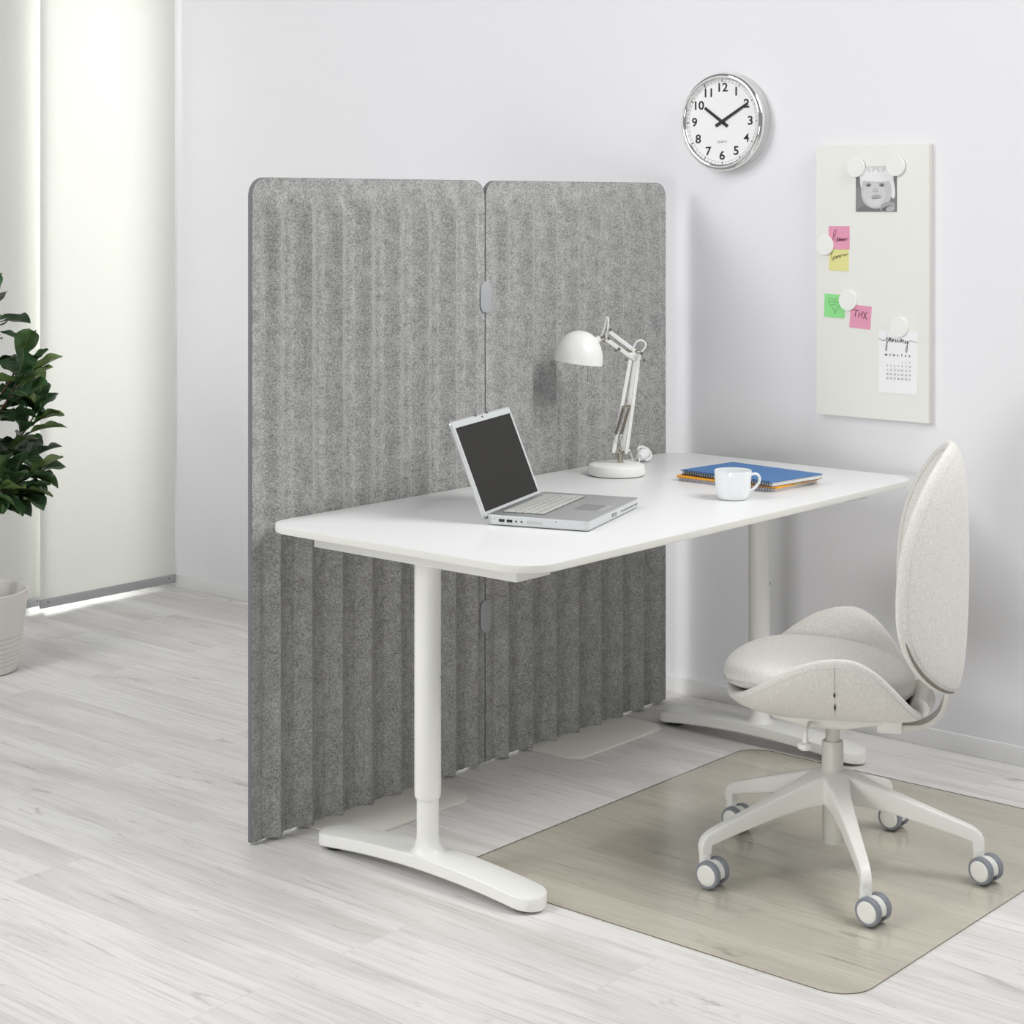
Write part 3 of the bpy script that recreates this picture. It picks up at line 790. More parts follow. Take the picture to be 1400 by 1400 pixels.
def bolt(px0, px1, dy=.019, r=.0035, knob=True):
    b = bm_new(); p = lpx(*px0, -dy); q = lpx(*px1, dy); cyl(b, p, q, r * .62, 12)
    for e, s_ in ((p, -1), (q, 1)): cyl(b, e + V((0, s_ * -.003, 0)), e + V((0, s_ * .003, 0)), r * 1.25, 14)
    obj('joint_bolt', b, M_nickel, lm, 40)
bolt((835.5, 618.5), (845, 617.5)); bolt((851, 619.5), (860, 618.5))
bolt((857, 493), (880, 492), .021); bolt((858, 481), (876.5, 482.5), .021); bolt((828, 464), (832, 462.5), .014); bolt((830, 451.5), (834, 450.5), .013); bolt((842, 480), (846, 477), .013)
b = bm_new(); cyl(b, lpx(858.5, 480.5, -.017), lpx(875.5, 481.5, .004), .0042, 16); obj('joint_sleeve', b, M_nickel, lm, 40)
rod('joint_plate', lpx(859.5, 486, .004), lpx(875, 484, .004), .014, .004)
# springs on the lower arm
for o in (0, 7.5):
    p = lpx(852.5 + o, 556, .017); q = lpx(841.8 + o, 593, .017); d = (q - p); n = 150
    u = d.normalized().orthogonal().normalized(); v_ = d.normalized().cross(u)
    b = bm_new(); tube(b, [p + d * (i / n) + (u * math.cos(i * 2 * PI / 5) + v_ * math.sin(i * 2 * PI / 5)) * .0034 for i in range(n + 1)], .0011, 5); obj('spring', b, M_nickel, lm, 60)
    b = bm_new(); tube(b, bez([q, q + V((.002, 0, -.008)), lpx(842 + o, 606, .012), lpx(843 + o, 617, .004)], 5), .0016, 8); obj('spring_hook', b, M_chrome, lm, 60)
b = bm_new(); cyl(b, lpx(850.5, 555.5, .016), lpx(862, 554.5, .016), .0030, 12); obj('spring_bar', b, M_nickel, lm, 40)
# shade
tl = math.radians(7.5); sc_ = lpx(790.5, 494); 
MS = Matrix.Translation(sc_) @ Matrix.Rotation(-tl, 4, 'Y')
prof = []; R = .0655; Hh = .0815
for i in range(25):
    a = i / 24 * PI / 2; prof.append((R * math.cos(a) ** .92 if i < 24 else 0.0, Hh * math.sin(a) ** 1.0))
prof = [(R, -.004)] + prof
inner = [(max(0.0, r - .0016) if r > 0 else 0.0, z - (.0016 if z > .03 else 0)) for r, z in prof][::-1]
b = bm_new(); lathe(b, prof + inner + [(R, -.004)], 64, MS, cap=False); sd = obj('shade', b, M_lampwhite, lm, 50)
b = bm_new(); lathe(b, [(.0, .012), (.014, .016), (.023, .030), (.018, .050), (.012, .062), (.012, .074)], 28, MS); obj('bulb', b, M_bulb, sd, 60)
b = bm_new(); p = lpx(805, 495, -.02); q = lpx(804.2, 521, -.02); cyl(b, p, q, .0011, 8); cyl(b, q, q + V((0, 0, -.003)), .0028, 12); obj('pull_chain', b, M_nickel, sd, 40)
b = bm_new(); cyl(b, lpx(818, 464.5), lpx(829, 460.5), .0055, 16); cyl(b, lpx(822, 463.5), lpx(826, 469), .0062, 16); obj('shade_joint', b, M_nickel, lm, 40)
b = bm_new(); cyl(b, lpx(813, 468), lpx(821, 462), .010, 18, .0085); obj('shade_neck', b, M_lampwhite, sd, 40)
# cable: loop at the head, loop at the elbow, tail with plug on the desk
b = bm_new(); tube(b, bez([lpx(821, 463, -.004), lpx(826, 450, -.005), lpx(829.2, 436, -.004), lpx(830.6, 434.2, 0), lpx(831.6, 437, .004), lpx(831, 449, .006), lpx(828.5, 461, .006)], 7), .0024, 10); cb1 = obj('cable', b, M_cable, lm, 60)
b = bm_new(); tube(b, bez([lpx(864, 476.5, .006), lpx(866.5, 474, .006), lpx(870, 467.5, .006), lpx(876, 465, .007), lpx(882, 468.5, .009), lpx(882, 474, .010), lpx(876.5, 481, .010)], 7), .0021, 10); obj('cable', b, M_cable, lm, 60)
# lamp frame -> world helper for the tail
Mw = (Matrix.Translation(LB) @ Matrix.Rotation(math.atan2(.759, -.651), 4, 'Z')).inverted()
def wl(x, y, z): return Mw @ V((x, y, z))
pl = V((4.138, 3.078, ZT))
b = bm_new(); tube(b, bez([lpx(857, 618, .006), lpx(860, 617, 0), lpx(863, 621, -.06), wl(4.05, 3.035, ZT + .012), wl(4.09, 3.050, ZT + .004), wl(*(pl + V((-.018, -.010, .016))))], 7), .0024, 10); obj('cable', b, M_cable, lm, 60)
b = bm_new()
tube(b, [wl(*(pl + V((-.020, -.010, .017)))), wl(*(pl + V((-.008, -.004, .0175)))), wl(*(pl + V((.010, .0, .019)))), wl(*(pl + V((.022, .004, .019))))], [.008, .0140, .0175, .0170], 16)
tube(b, bez([wl(*(pl + V((.0, -.016, .006)))), wl(*(pl + V((.022, -.020, .014)))), wl(*(pl + V((.028, -.004, .034)))), wl(*(pl + V((.008, .008, .041)))), wl(*(pl + V((-.008, .004, .034))))], 6), .0034, 10)
obj('plug', b, M_cable, lm, 60)

# ------------------------------------------------------------------ mug
mg = thing('mug', 'white porcelain mug in front of the blue notebook', 'mug', (3.770, 2.523, ZT + .0003), math.atan2(-.759, .651) + .12)
b = bm_new()
lathe(b, [(.0, .0028), (.028, .0028), (.030, .0), (.0325, .0), (.0365, .0022), (.0392, .0065), (.0408, .014), (.0430, .032), (.0448, .052), (.0458, .0690), (.0454, .0706), (.0445, .0700), (.0434, .052), (.0416, .032), (.0392, .014), (.0365, .008), (.030, .0062), (.0, .0058)], 64)
mb = obj('cup', b, M_porc, mg, 50)
b = bm_new()
path = bez([(.0435, 0, .057), (.052, 0, .0605), (.0615, 0, .0585), (.0665, 0, .050), (.0645, 0, .039), (.0565, 0, .0285), (.0475, 0, .0215), (.0395, 0, .0175)], 6)
rings = []
for i, p in enumerate(path):
    d = (path[min(i + 1, len(path) - 1)] - path[max(i - 1, 0)]).normalized(); nrm = V((-d.z, 0, d.x))
    rings.append([p + V((0, math.cos(2 * PI * (k + .5) / 14) * .0058, 0)) + nrm * math.sin(2 * PI * (k + .5) / 14) * .0034 for k in range(14)])
loft(b, rings); obj('handle', b, M_porc, mg, 60)

# ------------------------------------------------------------------ notebooks
def spiral(parent, x, y0, y1, zc, r, turns, wire=.0008, m=None):
    b = bm_new(); n = turns * 10
    tube(b, [(x + r * math.cos(i / 10 * 2 * PI), y0 + (y1 - y0) * i / n, zc + r * math.sin(i / 10 * 2 * PI)) for i in range(n + 1)], wire, 5)
    obj('spiral_binding', b, m or M_wire, parent, 60)
n1 = thing('notebook', 'white spiral notebook lying at the bottom of the notebook stack', 'notebook', (4.028, 2.652, ZT), 0, 'notebooks stacked on the desk')
b = bm_new(); box(b, -.098, .103, -.149, .149, .0012, .0075); obj('pages', b, M_pages, n1)
b = bm_new(); slab(b, rrect(-.104, .104, -.150, .150, .006, 4), .0075, .0084); slab(b, rrect(-.104, .104, -.150, .150, .006, 4), .0004, .0012); obj('cover', b, mat('lilac_white_card', s2l(208, 206, 222), .7), n1)
spiral(n1, -.1015, -.143, .143, .0046, .0046, 34, .0008, mat('grey_wire', (.30, .30, .34), .4, .6))
n2 = thing('notepad', 'orange covered notepad between the blue and the white notebooks', 'notebook', (4.029, 2.650, ZT + .0092), math.radians(.5), 'notebooks stacked on the desk')
b = bm_new(); slab(b, rrect(-.106, .106, -.154, .154, .005, 4), 0, .0052); obj('cover', b, M_orange, n2)
b = bm_new(); box(b, -.02, .005, -.1548, -.150, .0008, .0040); obj('page_tab', b, M_yellow, n2)
n3 = thing('notebook', 'blue covered spiral notebook on top of the notebook stack', 'notebook', (4.029, 2.640, ZT + .0146), math.radians(-6.0), 'notebooks stacked on the desk')
b = bm_new(); box(b, -.097, .104, -.148, .148, .0008, .0108); obj('pages', b, M_pages, n3)
b = bm_new(); slab(b, rrect(-.105, .107, -.150, .150, .005, 4), 0, .0008); obj('back_cover', b, M_wire, n3)
b = bm_new(); slab(b, rrect(-.109, .107, -.151, .151, .005, 4), .0108, .0120); fc = obj('front_cover', b, M_blue, n3)
b = bm_new()
for k in range(5):
    ph = k * 1.3; ribbon(b, [(-.09 + .19 * i / 40, -.12 + .06 * k + .028 * math.sin(i / 40 * 5 + ph)) for i in range(41)], .0006, .0001, .0120)
obj('cover_line', b, mat('cover_line_blue', s2l(96, 140, 190), .5), fc)
spiral(n3, -.1035, -.143, .143, .0066, .0066, 36, .0009)

# ------------------------------------------------------------------ wall clock
def wall_frame(y, z, off=0.0): # local x = right as seen from the room, y = up, z = out of the wall
    return Matrix(((0, 0, -1, WX - off), (-1, 0, 0, y), (0, 1, 0, z), (0, 0, 0, 1)))
ck = thing('wall_clock', 'round chrome rimmed wall clock with black numerals showing ten past ten', 'clock', matrix=wall_frame(3.0125, 1.6940))
R = .1425
b = bm_new(); lathe(b, [(.0, .001), (R - .004, .001), (R - .002, .002), (R - .002, .030), (R, .034), (R + .0005, .040), (R - .001, .046), (R - .006, .0508), (R - .012, .052), (R - .017, .050), (R - .0195, .046), (R - .020, .040)], 96, cap=False); obj('case', b, M_chrome, ck, 40)
b = bm_new(); lathe(b, [(.0, .038), (.1245, .038), (.1245, .0405), (.0, .0405)], 96); fa = obj('dial', b, mat('dial_white', s2l(246, 246, 247), .45), ck, 30)
zd = .0405
for h in range(1, 13):
    a = math.radians(90 - 30 * h); b = bm_new(); r = .0985 if h not in (10, 11) else .0975
    text_bm(b, str(h), .0350, r * math.cos(a) * .985, r * math.sin(a), zd, .0004, 1.15, .0001 if h == 4 else .0007); obj('numeral', b, M_ink, fa)
b = bm_new()
for i in range(60):
    a = 2 * PI * i / 60
    r0, r1, w_ = (.1158, .1238, .0028) if i % 5 == 0 else (.1165, .1225, .0006)
    ribbon(b, [(r0 * math.cos(a), r0 * math.sin(a)), (r1 * math.cos(a), r1 * math.sin(a))], w_, .0003, zd)
for rr in (.1163, .1236): ribbon(b, [(rr * math.cos(2 * PI * i / 120), rr * math.sin(2 * PI * i / 120)) for i in range(121)], .0005, .0002, zd)
obj('minute_track', b, M_ink, fa)
b = bm_new(); text_bm(b, 'QUARTZ', .0085, 0, -.0585, zd, .0003); obj('lettering', b, mat('dial_grey_ink', s2l(90, 90, 92), .7), fa)
def hand(name, ang, l, tail, w0, w1, z):
    a = math.radians(ang); d = V((math.cos(a), math.sin(a))); s_ = V((-d.y, d.x)); b = bm_new()
    P = [d * -tail + s_ * w0, d * -tail - s_ * w0, d * l - s_ * w1, d * l + s_ * w1]
    slab(b, [(p.x, p.y) for p in P], z, z + .0009); obj(name, b, M_ink, ck)
hand('hour_hand', 90 - 305, .073, .024, .0050, .0040, zd + .0012); hand('minute_hand', 90 - 60.5, .102, .024, .0046, .0036, zd + .0026)
b = bm_new(); lathe(b, [(.0, zd), (.006, zd), (.006, zd + .0045), (.0, zd + .005)], 24); obj('hand_pin', b, M_ink, ck, 40)

# ------------------------------------------------------------------ magnetic board and what hangs on it
BD = .0225
by0, by1, bz0, bz1 = 2.3620, 2.7085, .8685, 1.6185
bcy, bcz = (by0 + by1) / 2, (bz0 + bz1) / 2
bo = thing('magnetic_board', 'off-white upright magnetic board on the wall beside the clock', 'notice board', matrix=wall_frame(bcy, bcz))
hw, hh = (by1 - by0) / 2, (bz1 - bz0) / 2
b = bm_new(); box(b, -hw, hw, -hh, hh, BD - .002, BD, .0008, 1); obj('face_sheet', b, M_board, bo)
b = bm_new(); box(b, -hw + .001, hw - .0005, -hh + .001, hh - .001, .0005, BD - .0018); obj('side_frame', b, M_boardside, bo)
def paper(name, label, cat, y, z, w_, h_, m, rot=0, lift=.0003, group=None):
    t = thing(name, label, cat, matrix=wall_frame(y, z, BD + lift) @ Matrix.Rotation(math.radians(rot), 4, 'Z'), group=group)
    b = bm_new(); n = 8; G = []
    for i in range(n + 1):
        row = []
        for j in range(n + 1):
            u, v_ = i / n, j / n
            cl = .0022 * max(0, .55 - v_) ** 1.6 * (1 + .5 * math.sin(u * 3 + y * 40))
            row.append((-w_ / 2 + w_ * u, -h_ / 2 + h_ * v_, cl))
        G.append(row)
    top = [[b.verts.new((x, y_, z_ + .0004)) for x, y_, z_ in r] for r in G]; bot = [[b.verts.new(p) for p in r] for r in G]
    for i in range(n):
        for j in range(n):
            b.faces.new((top[i][j], top[i + 1][j], top[i + 1][j + 1], top[i][j + 1])); b.faces.new((bot[i][j], bot[i][j + 1], bot[i + 1][j + 1], bot[i + 1][j]))
        b.faces.new((top[i][0], bot[i][0], bot[i + 1][0], top[i + 1][0])); b.faces.new((top[i][n], top[i + 1][n], bot[i + 1][n], bot[i][n]))
        b.faces.new((top[0][i], top[0][i + 1], bot[0][i + 1], bot[0][i])); b.faces.new((top[n][i], bot[n][i], bot[n][i + 1], top[n][i + 1]))
    obj('sheet', b, m, t, 60)
    return t
def strokes(t, name, S, w_, m, ox=0, oy=0, sc=1.0, z=.0014, sx=1.0, n=5):
    b = bm_new()
    for s_ in S: ribbon(b, [(ox + p.x * sc * sx, oy + p.y * sc) for p in bez([(x, y_, 0) for x, y_ in s_], n)] if len(s_) > 2 else [(ox + x * sc * sx, oy + y_ * sc) for x, y_ in s_], w_, .0002, z)
    return obj(name, b, m, t)
SN = 'sticky notes on the magnetic board'
pk = paper('sticky_note', 'pink sticky note saying Reminder, above the yellow note', 'sticky note', 2.6355, 1.3625, .067, .064, M_pink, 0, -.0002, SN)
strokes(pk, 'handwriting', [[(x, y_ * 1.7) for x, y_ in q] for q in [[(-2.2, -.6), (-1.9, .3), (-1.6, 1.1), (-1.2, 1.2), (-1.2, .6), (-1.7, .3), (-1.2, -.3), (-.9, -.3), (-.6, .1), (-.8, .2), (-.8, -.3), (-.4, -.2), (-.3, .1), (-.2, -.3), (0, .1), (.1, -.3), (.3, 0), (.4, -.3), (.6, .1), (.7, -.3), (.9, 0), (1.1, .1), (1.0, -.3), (1.3, 0), (1.5, .0), (1.5, -.3), (1.9, .1), (2.3, .1)]]], .0009, M_pinkink, .004, -.0030, .0122, sx=.95)
ye = paper('sticky_note', 'yellow sticky note saying tomorrow, below the pink reminder note', 'sticky note', 2.6362, 1.3030, .0625, .0645, M_yellow, -.5, -.0001, SN)
strokes(ye, 'handwriting', [[(x, y_ * 1.8) for x, y_ in q] for q in [[(-2.2, .5), (-1.9, -.6), (-1.7, -.5), (-1.5, -.1), (-1.3, -.3), (-1.5, -.5), (-1.2, -.2), (-.9, .0), (-.9, -.4), (-.6, 0), (-.5, -.3), (-.2, .1), (0, -.2), (.1, .1), (.3, -.2), (.5, .2), (.8, .1), (1, .0), (1.2, .3), (1.5, .0), (1.8, .3), (1.9, .1), (2.3, .4)], [(-2.4, .4), (-1.5, .5)]]], .0009, M_yelink, .002, .009, .0118, sx=1.0)
gr = paper('sticky_note', 'green sticky note with a drawn heart', 'sticky note', 2.6500, 1.1730, .0655, .0645, M_green, -2, -.0002, SN)
strokes(gr, 'heart_drawing', [[(0, 1.0), (-.5, 1.5), (-1.1, 1.35), (-1.3, .8), (-1.0, .2), (-.4, -.4), (.1, -1.2), (.3, -1.7), (.5, -1.0), (1.0, -.3), (1.5, .4), (1.5, 1.1), (1.0, 1.5), (.4, 1.4), (0, 1.0)], [(-.8, .7), (-.4, .8), (0, .6), (.5, .8), (1.0, .6)], [(-.5, .1), (.0, .2), (.5, .05)]], .0008, M_greenink, -.001, .001, .0135)
th = paper('sticky_note', 'pink sticky note saying THX, beside the green note', 'sticky note', 2.5680, 1.1455, .0655, .0635, M_pink, -4, -.0002, SN)
strokes(th, 'handwriting', [[(-1.7, .9), (-.4, .9)], [(-1.0, .9), (-1.2, -.6)], [(-.2, .7), (-.3, -.7)], [(.5, .8), (.5, -.7)], [(-.3, 0), (.5, .1)], [(.8, .8), (1.8, -1.0)], [(1.7, .8), (.9, -.8)]], .0014, M_pinkink, -.002, .006, .0125)
# small photograph print of a baby in a knitted cap
ph = paper('photo_print', 'black-and-white photograph of a baby in a knitted cap, under two magnets', 'photo', 2.5195, 1.4965, .1265, .1235, mat('photo_grey', s2l(118, 118, 118), .35), 0, -.0002)
def blob(t, name, cx, cy, rx, ry, col, z, rot=0, p=2.0, n=40, t0=0, t1=2 * PI, clip=True):
    b = bm_new(); P = []
    for i in range(n):
        a = t0 + (t1 - t0) * i / n; c, s_ = math.cos(a), math.sin(a)
        x = math.copysign(abs(c) ** (2 / p), c) * rx; y_ = math.copysign(abs(s_) ** (2 / p), s_) * ry
        ca, sa = math.cos(rot), math.sin(rot); X = cx + x * ca - y_ * sa; Y_ = cy + x * sa + y_ * ca
        if clip: X = max(-.0625, min(.0625, X)); Y_ = max(-.061, min(.061, Y_))
        P.append((X, Y_))
    vs_ = [b.verts.new((x, y_, z)) for x, y_ in P]; vt = [b.verts.new((x, y_, z + .00012)) for x, y_ in P]
    try:
        b.faces.new(vt); b.faces.new(vs_[::-1])
        for i in range(n): b.faces.new((vs_[i], vs_[(i + 1) % n], vt[(i + 1) % n], vt[i]))
    except ValueError: pass
    nm = 'photo_tone_%d' % col
    m = bpy.data.materials.get(nm) or mat(nm, s2l(col, col, col), .35)
    return obj(name, b, m, t)
z0 = .0013
blob(ph, 'background_tone', .0, -.028, .061, .034, 150, z0, p=5)
blob(ph, 'blanket', -.044, -.032, .030, .040, 136, z0 + .0002, .5); blob(ph, 'blanket', .048, -.036, .030, .026, 128, z0 + .0002, -.5); blob(ph, 'blanket', .0, -.056, .058, .016, 118, z0 + .0003, .05)
blob(ph, 'cap', .002, .034, .052, .060, 226, z0 + .0004, 0, 2.6); blob(ph, 'cap_flap', .049, .004, .009, .030, 232, z0 + .0005, .15)
blob(ph, 'face', .001, -.006, .0470, .047, 198, z0 + .0006, 0, 2.2); blob(ph, 'cheek', -.005, -.014, .036, .031, 208, z0 + .0007); blob(ph, 'cap_brim', .0, .0365, .053, .0165, 236, z0 + .0011, -.03, 2.4)
for k in range(6): blob(ph, 'cap_knit', -.038 + k * .015, .053, .0028, .008, 208, z0 + .0013, .6 if k % 2 else -.6)
blob(ph, 'chin', -.004, -.036, .020, .012, 214, z0 + .0008)
for x in (-.023, .018):
    blob(ph, 'eye', x, .0115, .0095, .0050, 158, z0 + .0009); blob(ph, 'pupil', x, .0112, .0048, .0044, 80, z0 + .0010); blob(ph, 'eye_glint', x - .0015, .0128, .0012, .0012, 200, z0 + .00105)
blob(ph, 'nose', -.001, -.003, .0090, .0075, 192, z0 + .0008)
for x in (-.0065, .004): blob(ph, 'nostril', x, -.0060, .0020, .0012, 130, z0 + .0009)
blob(ph, 'mouth', .001, -.0205, .0150, .0060, 172, z0 + .0009, .08); blob(ph, 'lip_line', .001, -.0250, .0155, .0012, 116, z0 + .0010, .08)
blob(ph, 'scarf', .036, -.048, .024, .013, 164, z0 + .0012, .25); blob(ph, 'scarf_fold', .036, -.0525, .018, .006, 96, z0 + .0013, .2); blob(ph, 'scarf', .045, -.054, .014, .007, 178, z0 + .0014, .1)
# calendar
ca = paper('calendar_sheet', 'white calendar sheet headed january at the lower right of the board', 'calendar', 2.4527, 1.0273, .1165, .170, M_paper, 0, -.0002)
JS = [[(-5.2, .15), (-4.2, -.15), (-3.4, -.1), (-2.9, .35), (-2.95, .1), (-3.0, -.6), (-3.05, -1.6), (-3.3, -1.75), (-3.3, -1.3), (-2.9, -.5), (-2.5, -.1), (-2.1, .25), (-2.4, .3), (-2.55, -.1), (-2.2, -.15), (-2.0, .3), (-1.95, -.2), (-1.7, -.25), (-1.55, .2), (-1.5, -.3), (-1.2, .2), (-1.05, -.25), (-.7, -.25), (-.6, .2), (-.6, -.25), (-.2, -.25), (-.05, .2), (-.05, -.3), (.4, -.25), (.9, .1), (.6, .15), (.5, -.25), (.9, -.2), (1.0, .15), (1.1, -.3), (1.4, .1), (1.6, -.1), (1.6, -.4), (1.9, -.35), (2.1, .05), (2.2, -.4), (2.5, -.3), (2.6, .0), (2.5, -.9), (2.4, -1.7), (2.15, -1.8), (2.2, -1.2), (2.6, -.5), (3.2, 0), (4.2, -.1), (5.2, -.25)], [(-2.92, .75), (-2.88, .68)]]
strokes(ca, 'month_lettering', [[(x, y_ * 1.55) for x, y_ in q] for q in JS], .0011, M_ink, 0, .0600, .0112)
b = bm_new()
for k, c_ in enumerate('mtwtfss'): text_bm(b, c_, .0105, -.036 + k * .0118, .0193, .0014, .0002, 1, .0002)
obj('weekday_lettering', b, mat('dark_grey_ink', s2l(70, 70, 72), .8), ca)
b = bm_new()
for d in range(1, 32):
    k = (d + 3) % 7; r = (d + 3) // 7; text_bm(b, str(d), .0072, -.0325 + k * .0113, .0010 - r * .0115, .0016, .0002)
obj('date_lettering', b, mat('mid_grey_ink', s2l(135, 135, 138), .8), ca)
# disc magnets
def magnet(y, z, label, base):
    t = thing('magnet', label, 'magnet', matrix=wall_frame(y, z, BD + base), group='round white magnets on the board')
    b = bm_new(); lathe(b, [(.0, .0), (.0265, .0), (.0275, .0008), (.0278, .0052), (.0268, .0062), (.0, .0066)], 48); obj('disc', b, M_magnet, t, 30)
magnet(2.5800, 1.5572, 'round white magnet at the upper left corner of the baby photo', .0024)
magnet(2.4575, 1.5590, 'round white magnet at the upper right corner of the baby photo', .0024)
magnet(2.6790, 1.3410, 'round white magnet over the left edge of the pink and yellow notes', .0006)
magnet(2.6060, 1.1895, 'round white magnet between the green note and the THX note', .0001)
magnet(2.4490, 1.1230, 'round white magnet holding the top of the january calendar', .0001)

# ------------------------------------------------------------------ potted fig
PX, PY = 3.27, 5.02
pt = thing('plant_pot', 'pale ribbed plant pot on the floor at the left edge', 'plant pot', (PX, PY, 0.0005))
prof = [(.0, .0), (.128, .0), (.133, .003)]
def rp_(z): return .134 + .029 * (z / .25) ** 0.9
z = .003
for zc in (.026, .041, .054, .066, .083, .098, .112): prof += [(rp_(zc - .006), zc - .006), (rp_(zc) - .0012, zc - .0022), (rp_(zc) - .0030, zc), (rp_(zc) - .0008, zc + .0016), (rp_(zc + .004) + .0012, zc + .004)]
prof += [(rp_(.15), .15), (rp_(.2), .2), (rp_(.244), .244), (rp_(.25) - .001, .249), (rp_(.25) - .006, .25), (rp_(.245) - .010, .245), (rp_(.20) - .011, .20), (rp_(.15) - .012, .15), (.0, .148)]
b = bm_new(); lathe(b, prof, 72); obj('pot', b, M_potm, pt, 40)
pg = thing('fig_plant', 'dark green fiddle-leaf fig growing in the pale pot by the window', 'plant', (PX, PY, .2005))
b = bm_new(); lathe(b, [(.0, -.045), (.136, -.045), (.142, -.004), (.10, .004), (.0, .006)], 40); obj('soil', b, M_soil, pg, 60)
rnd = random.Random(5)
b = bm_new(); trunk = bez([(0, 0, -.02), (.008, -.01, .18), (.0, .01, .40), (.015, .0, .66), (.01, .01, .95)], 8)
tube(b, trunk, [.013 - .007 * i / (len(trunk) - 1) for i in range(len(trunk))], 10)
branches = []
def branch(z0, az, ln, rise):
    p0 = V((.008, 0, z0)); d = V((math.cos(az), math.sin(az), 0))
    pts = bez([p0, p0 + d * ln * .35 + V((0, 0, rise * .25)), p0 + d * ln * .75 + V((0, 0, rise * .65)), p0 + d * ln + V((0, 0, rise))], 6)
    tube(b, pts, [.0055 - .0028 * i / (len(pts) - 1) for i in range(len(pts))], 7); branches.append(pts)
# image-right is az -49 deg
ir = math.radians(-49.4)
for z0, az, ln, rise in ((.40, ir + .1, .17, .18), (.30, ir - .5, .17, .10), (.30, ir + .7, .16, .12), (.53, ir - .3, .15, .18), (.57, ir + .5, .13, .18), (.40, ir + 2.0, .2, .15), (.45, ir + 3.1, .2, .18), (.35, ir - 1.9, .18, .15), (.60, ir + 2.6, .16, .2), (.62, ir - 1.3, .15, .22), (.33, ir + .05, .13, .04), (.34, ir - 1.1, .16, .04), (.7, ir + 1.4, .12, .22)):
    branch(z0, az, ln, rise)
obj('stem', b, M_bark, pg, 60)
bl = bm_new(); uvl = bl.loops.layers.uv.new('UVMap'); vals = []
def leaf(p, d, up, L_, W_, curl, val):
    d = d.normalized(); s_ = d.cross(up).normalized(); n_ = s_.cross(d).normalized()
    NU, NV = 12, 6; G = []; wob = rnd.uniform(0, 6)
    for i in range(NU + 1):
        u = i / NU; row = []
        w_ = W_ * (math.sin(PI * min(1, u ** 1.45 * 1.0)) ** .62) * (.62 + .5 * u) if 0 < u < 1 else (.002 if u == 0 else .004)
        ctr = p + d * (L_ * (u - .04 * curl * u * u)) + n_ * (-curl * L_ * u * u * .32) 
        for j in range(-NV, NV + 1):
            v_ = j / NV
            row.append((ctr + s_ * (w_ * v_) + n_ * (w_ * (.42 * abs(v_) ** 1.3) + .0045 * math.sin(u * 15 + wob + (2 if v_ > 0 else 0)) * abs(v_) ** 2), u, v_))
        G.append(row)
    vv = [[bl.verts.new(q[0]) for q in r] for r in G]
    vb = [[bl.verts.new(q[0] - n_ * .0008) for q in r] for r in G]
    nj = 2 * NV
    for i in range(NU):
        for j in range(nj):
            idx = ((i, j), (i + 1, j), (i + 1, j + 1), (i, j + 1))
            f = bl.faces.new([vv[a][c_] for a, c_ in idx]); f.smooth = True
            for lo, (a, c_) in zip(f.loops, idx): lo[uvl].uv = (G[a][c_][1], G[a][c_][2])
            vals.append(val)
            f = bl.faces.new([vb[a][c_] for a, c_ in idx[::-1]]); f.smooth = True
            for lo, (a, c_) in zip(f.loops, idx[::-1]): lo[uvl].uv = (G[a][c_][1], G[a][c_][2])
            vals.append(min(1, val + .35))
    # petiole
    tube(bl, [p - d * .022, p - d * .008, p + d * .004], .0015, 5); vals.extend([.5] * (2 * 5 + 2))
for pts in branches:
    n = len(pts)
    for k in range(13):
        i = int(n * (.28 + .72 * k / 12.01)); i = min(i, n - 1); p = pts[i]
        out = (pts[-1] - pts[0]).normalized(); az = math.atan2(out.y, out.x) + rnd.choice((-1, 1)) * rnd.uniform(.15, 1.5)
        el = rnd.uniform(-.35, .75) if k < 10 else rnd.uniform(.4, 1.2)
        d = V((math.cos(az) * math.cos(el), math.sin(az) * math.cos(el), math.sin(el)))
        val = rnd.choice((.05, .15, .25, .35, .5, .62, .95)) if rnd.random() < .75 else rnd.uniform(.0, .3)
        leaf(p + d * .02, d, V((rnd.uniform(-.5, .5), rnd.uniform(-.5, .5), 1)), rnd.uniform(.095, .145), rnd.uniform(.034, .050), rnd.uniform(.1, 1.1), val)
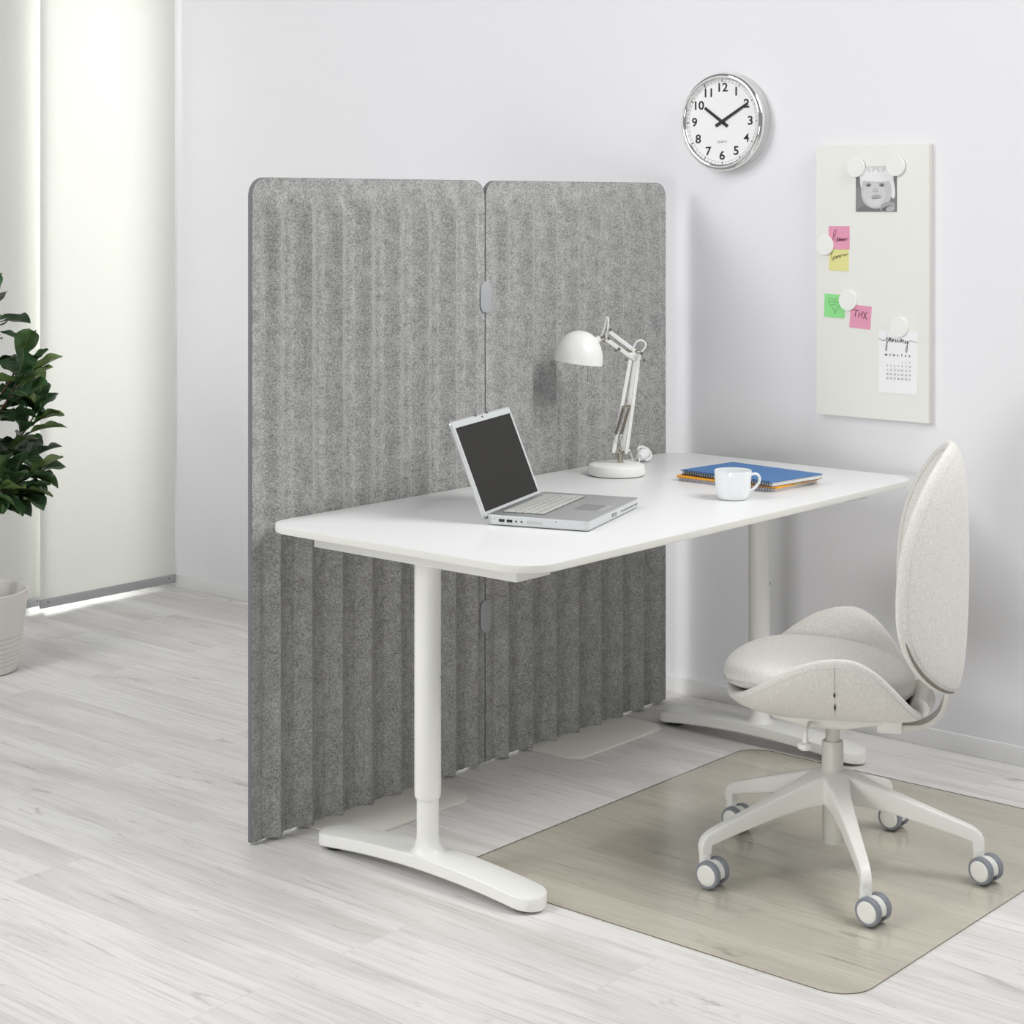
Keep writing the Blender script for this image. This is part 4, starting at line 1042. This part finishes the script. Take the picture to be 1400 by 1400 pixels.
for i in range(10):
    a = i * 2.4; p = trunk[-1] + V((0, 0, -.02 * i)); el = .9 - .06 * i
    d = V((math.cos(a) * math.cos(el), math.sin(a) * math.cos(el), math.sin(el))); leaf(p, d, V((0, 0, 1)), .13, .036, .5, rnd.uniform(.1, .5))
me = bpy.data.meshes.new('foliage'); bl.to_mesh(me); bl.free(); me.materials.append(M_leaf)
at = me.attributes.new('leafval', 'FLOAT', 'FACE'); at.data.foreach_set('value', vals)
fo = bpy.data.objects.new('foliage', me); C.objects.link(fo); fo.parent = pg
# ------------------------------------------------------------------ lights
def area(name, loc, target, size, power, color=(1, 1, 1), sy=None, spread=180):
    l = bpy.data.lights.new(name, 'AREA'); l.energy = power; l.color = color; l.size = size
    l.spread = math.radians(spread)
    if sy: l.shape = 'RECTANGLE'; l.size_y = sy
    o = bpy.data.objects.new(name, l); C.objects.link(o); o.location = loc
    o.rotation_euler = (V(target) - V(loc)).to_track_quat('-Z', 'Y').to_euler(); return o
area('ceiling_softbox', (4.1, .5, 3.3), (3.2, 3.1, .7), 1.7, 41, (1, .985, .97), 1.7, 110)
area('overhead_fill', (0.9, 4.1, 3.7), (3.2, 2.8, 1.0), 1.7, 46, (1, .985, .97), 1.7)  # added fill: brightens walls and left floor, set behind the screens' front faces
area('window_daylight', (4.30, 6.35, 1.55), (4.12, 5.6, 1.35), 0.7, 62, (1, 1, .985), 2.6)
area('studio_softbox', (-0.9, 4.4, 2.9), (4.3, 3.6, 1.3), 1.3, 70, (1, .99, .985), 1.3)
area('side_fill', (-1.9, .8, .7), (4.4, 1.75, .3), 1.2, 9, (1, .98, .965), .9, 62)  # added low fill for the lower right wall and under the desk
wd = bpy.data.worlds.new('daylight'); bpy.context.scene.world = wd; wd.use_nodes = True
bg = wd.node_tree.nodes['Background']; bg.inputs['Color'].default_value = (.94, .97, 1.0, 1); bg.inputs['Strength'].default_value = 0.29
vs = bpy.context.scene.view_settings; vs.view_transform = 'Standard'; vs.look = 'None'; vs.gamma = 1; vs.exposure = -0.05; vs.use_curve_mapping = False
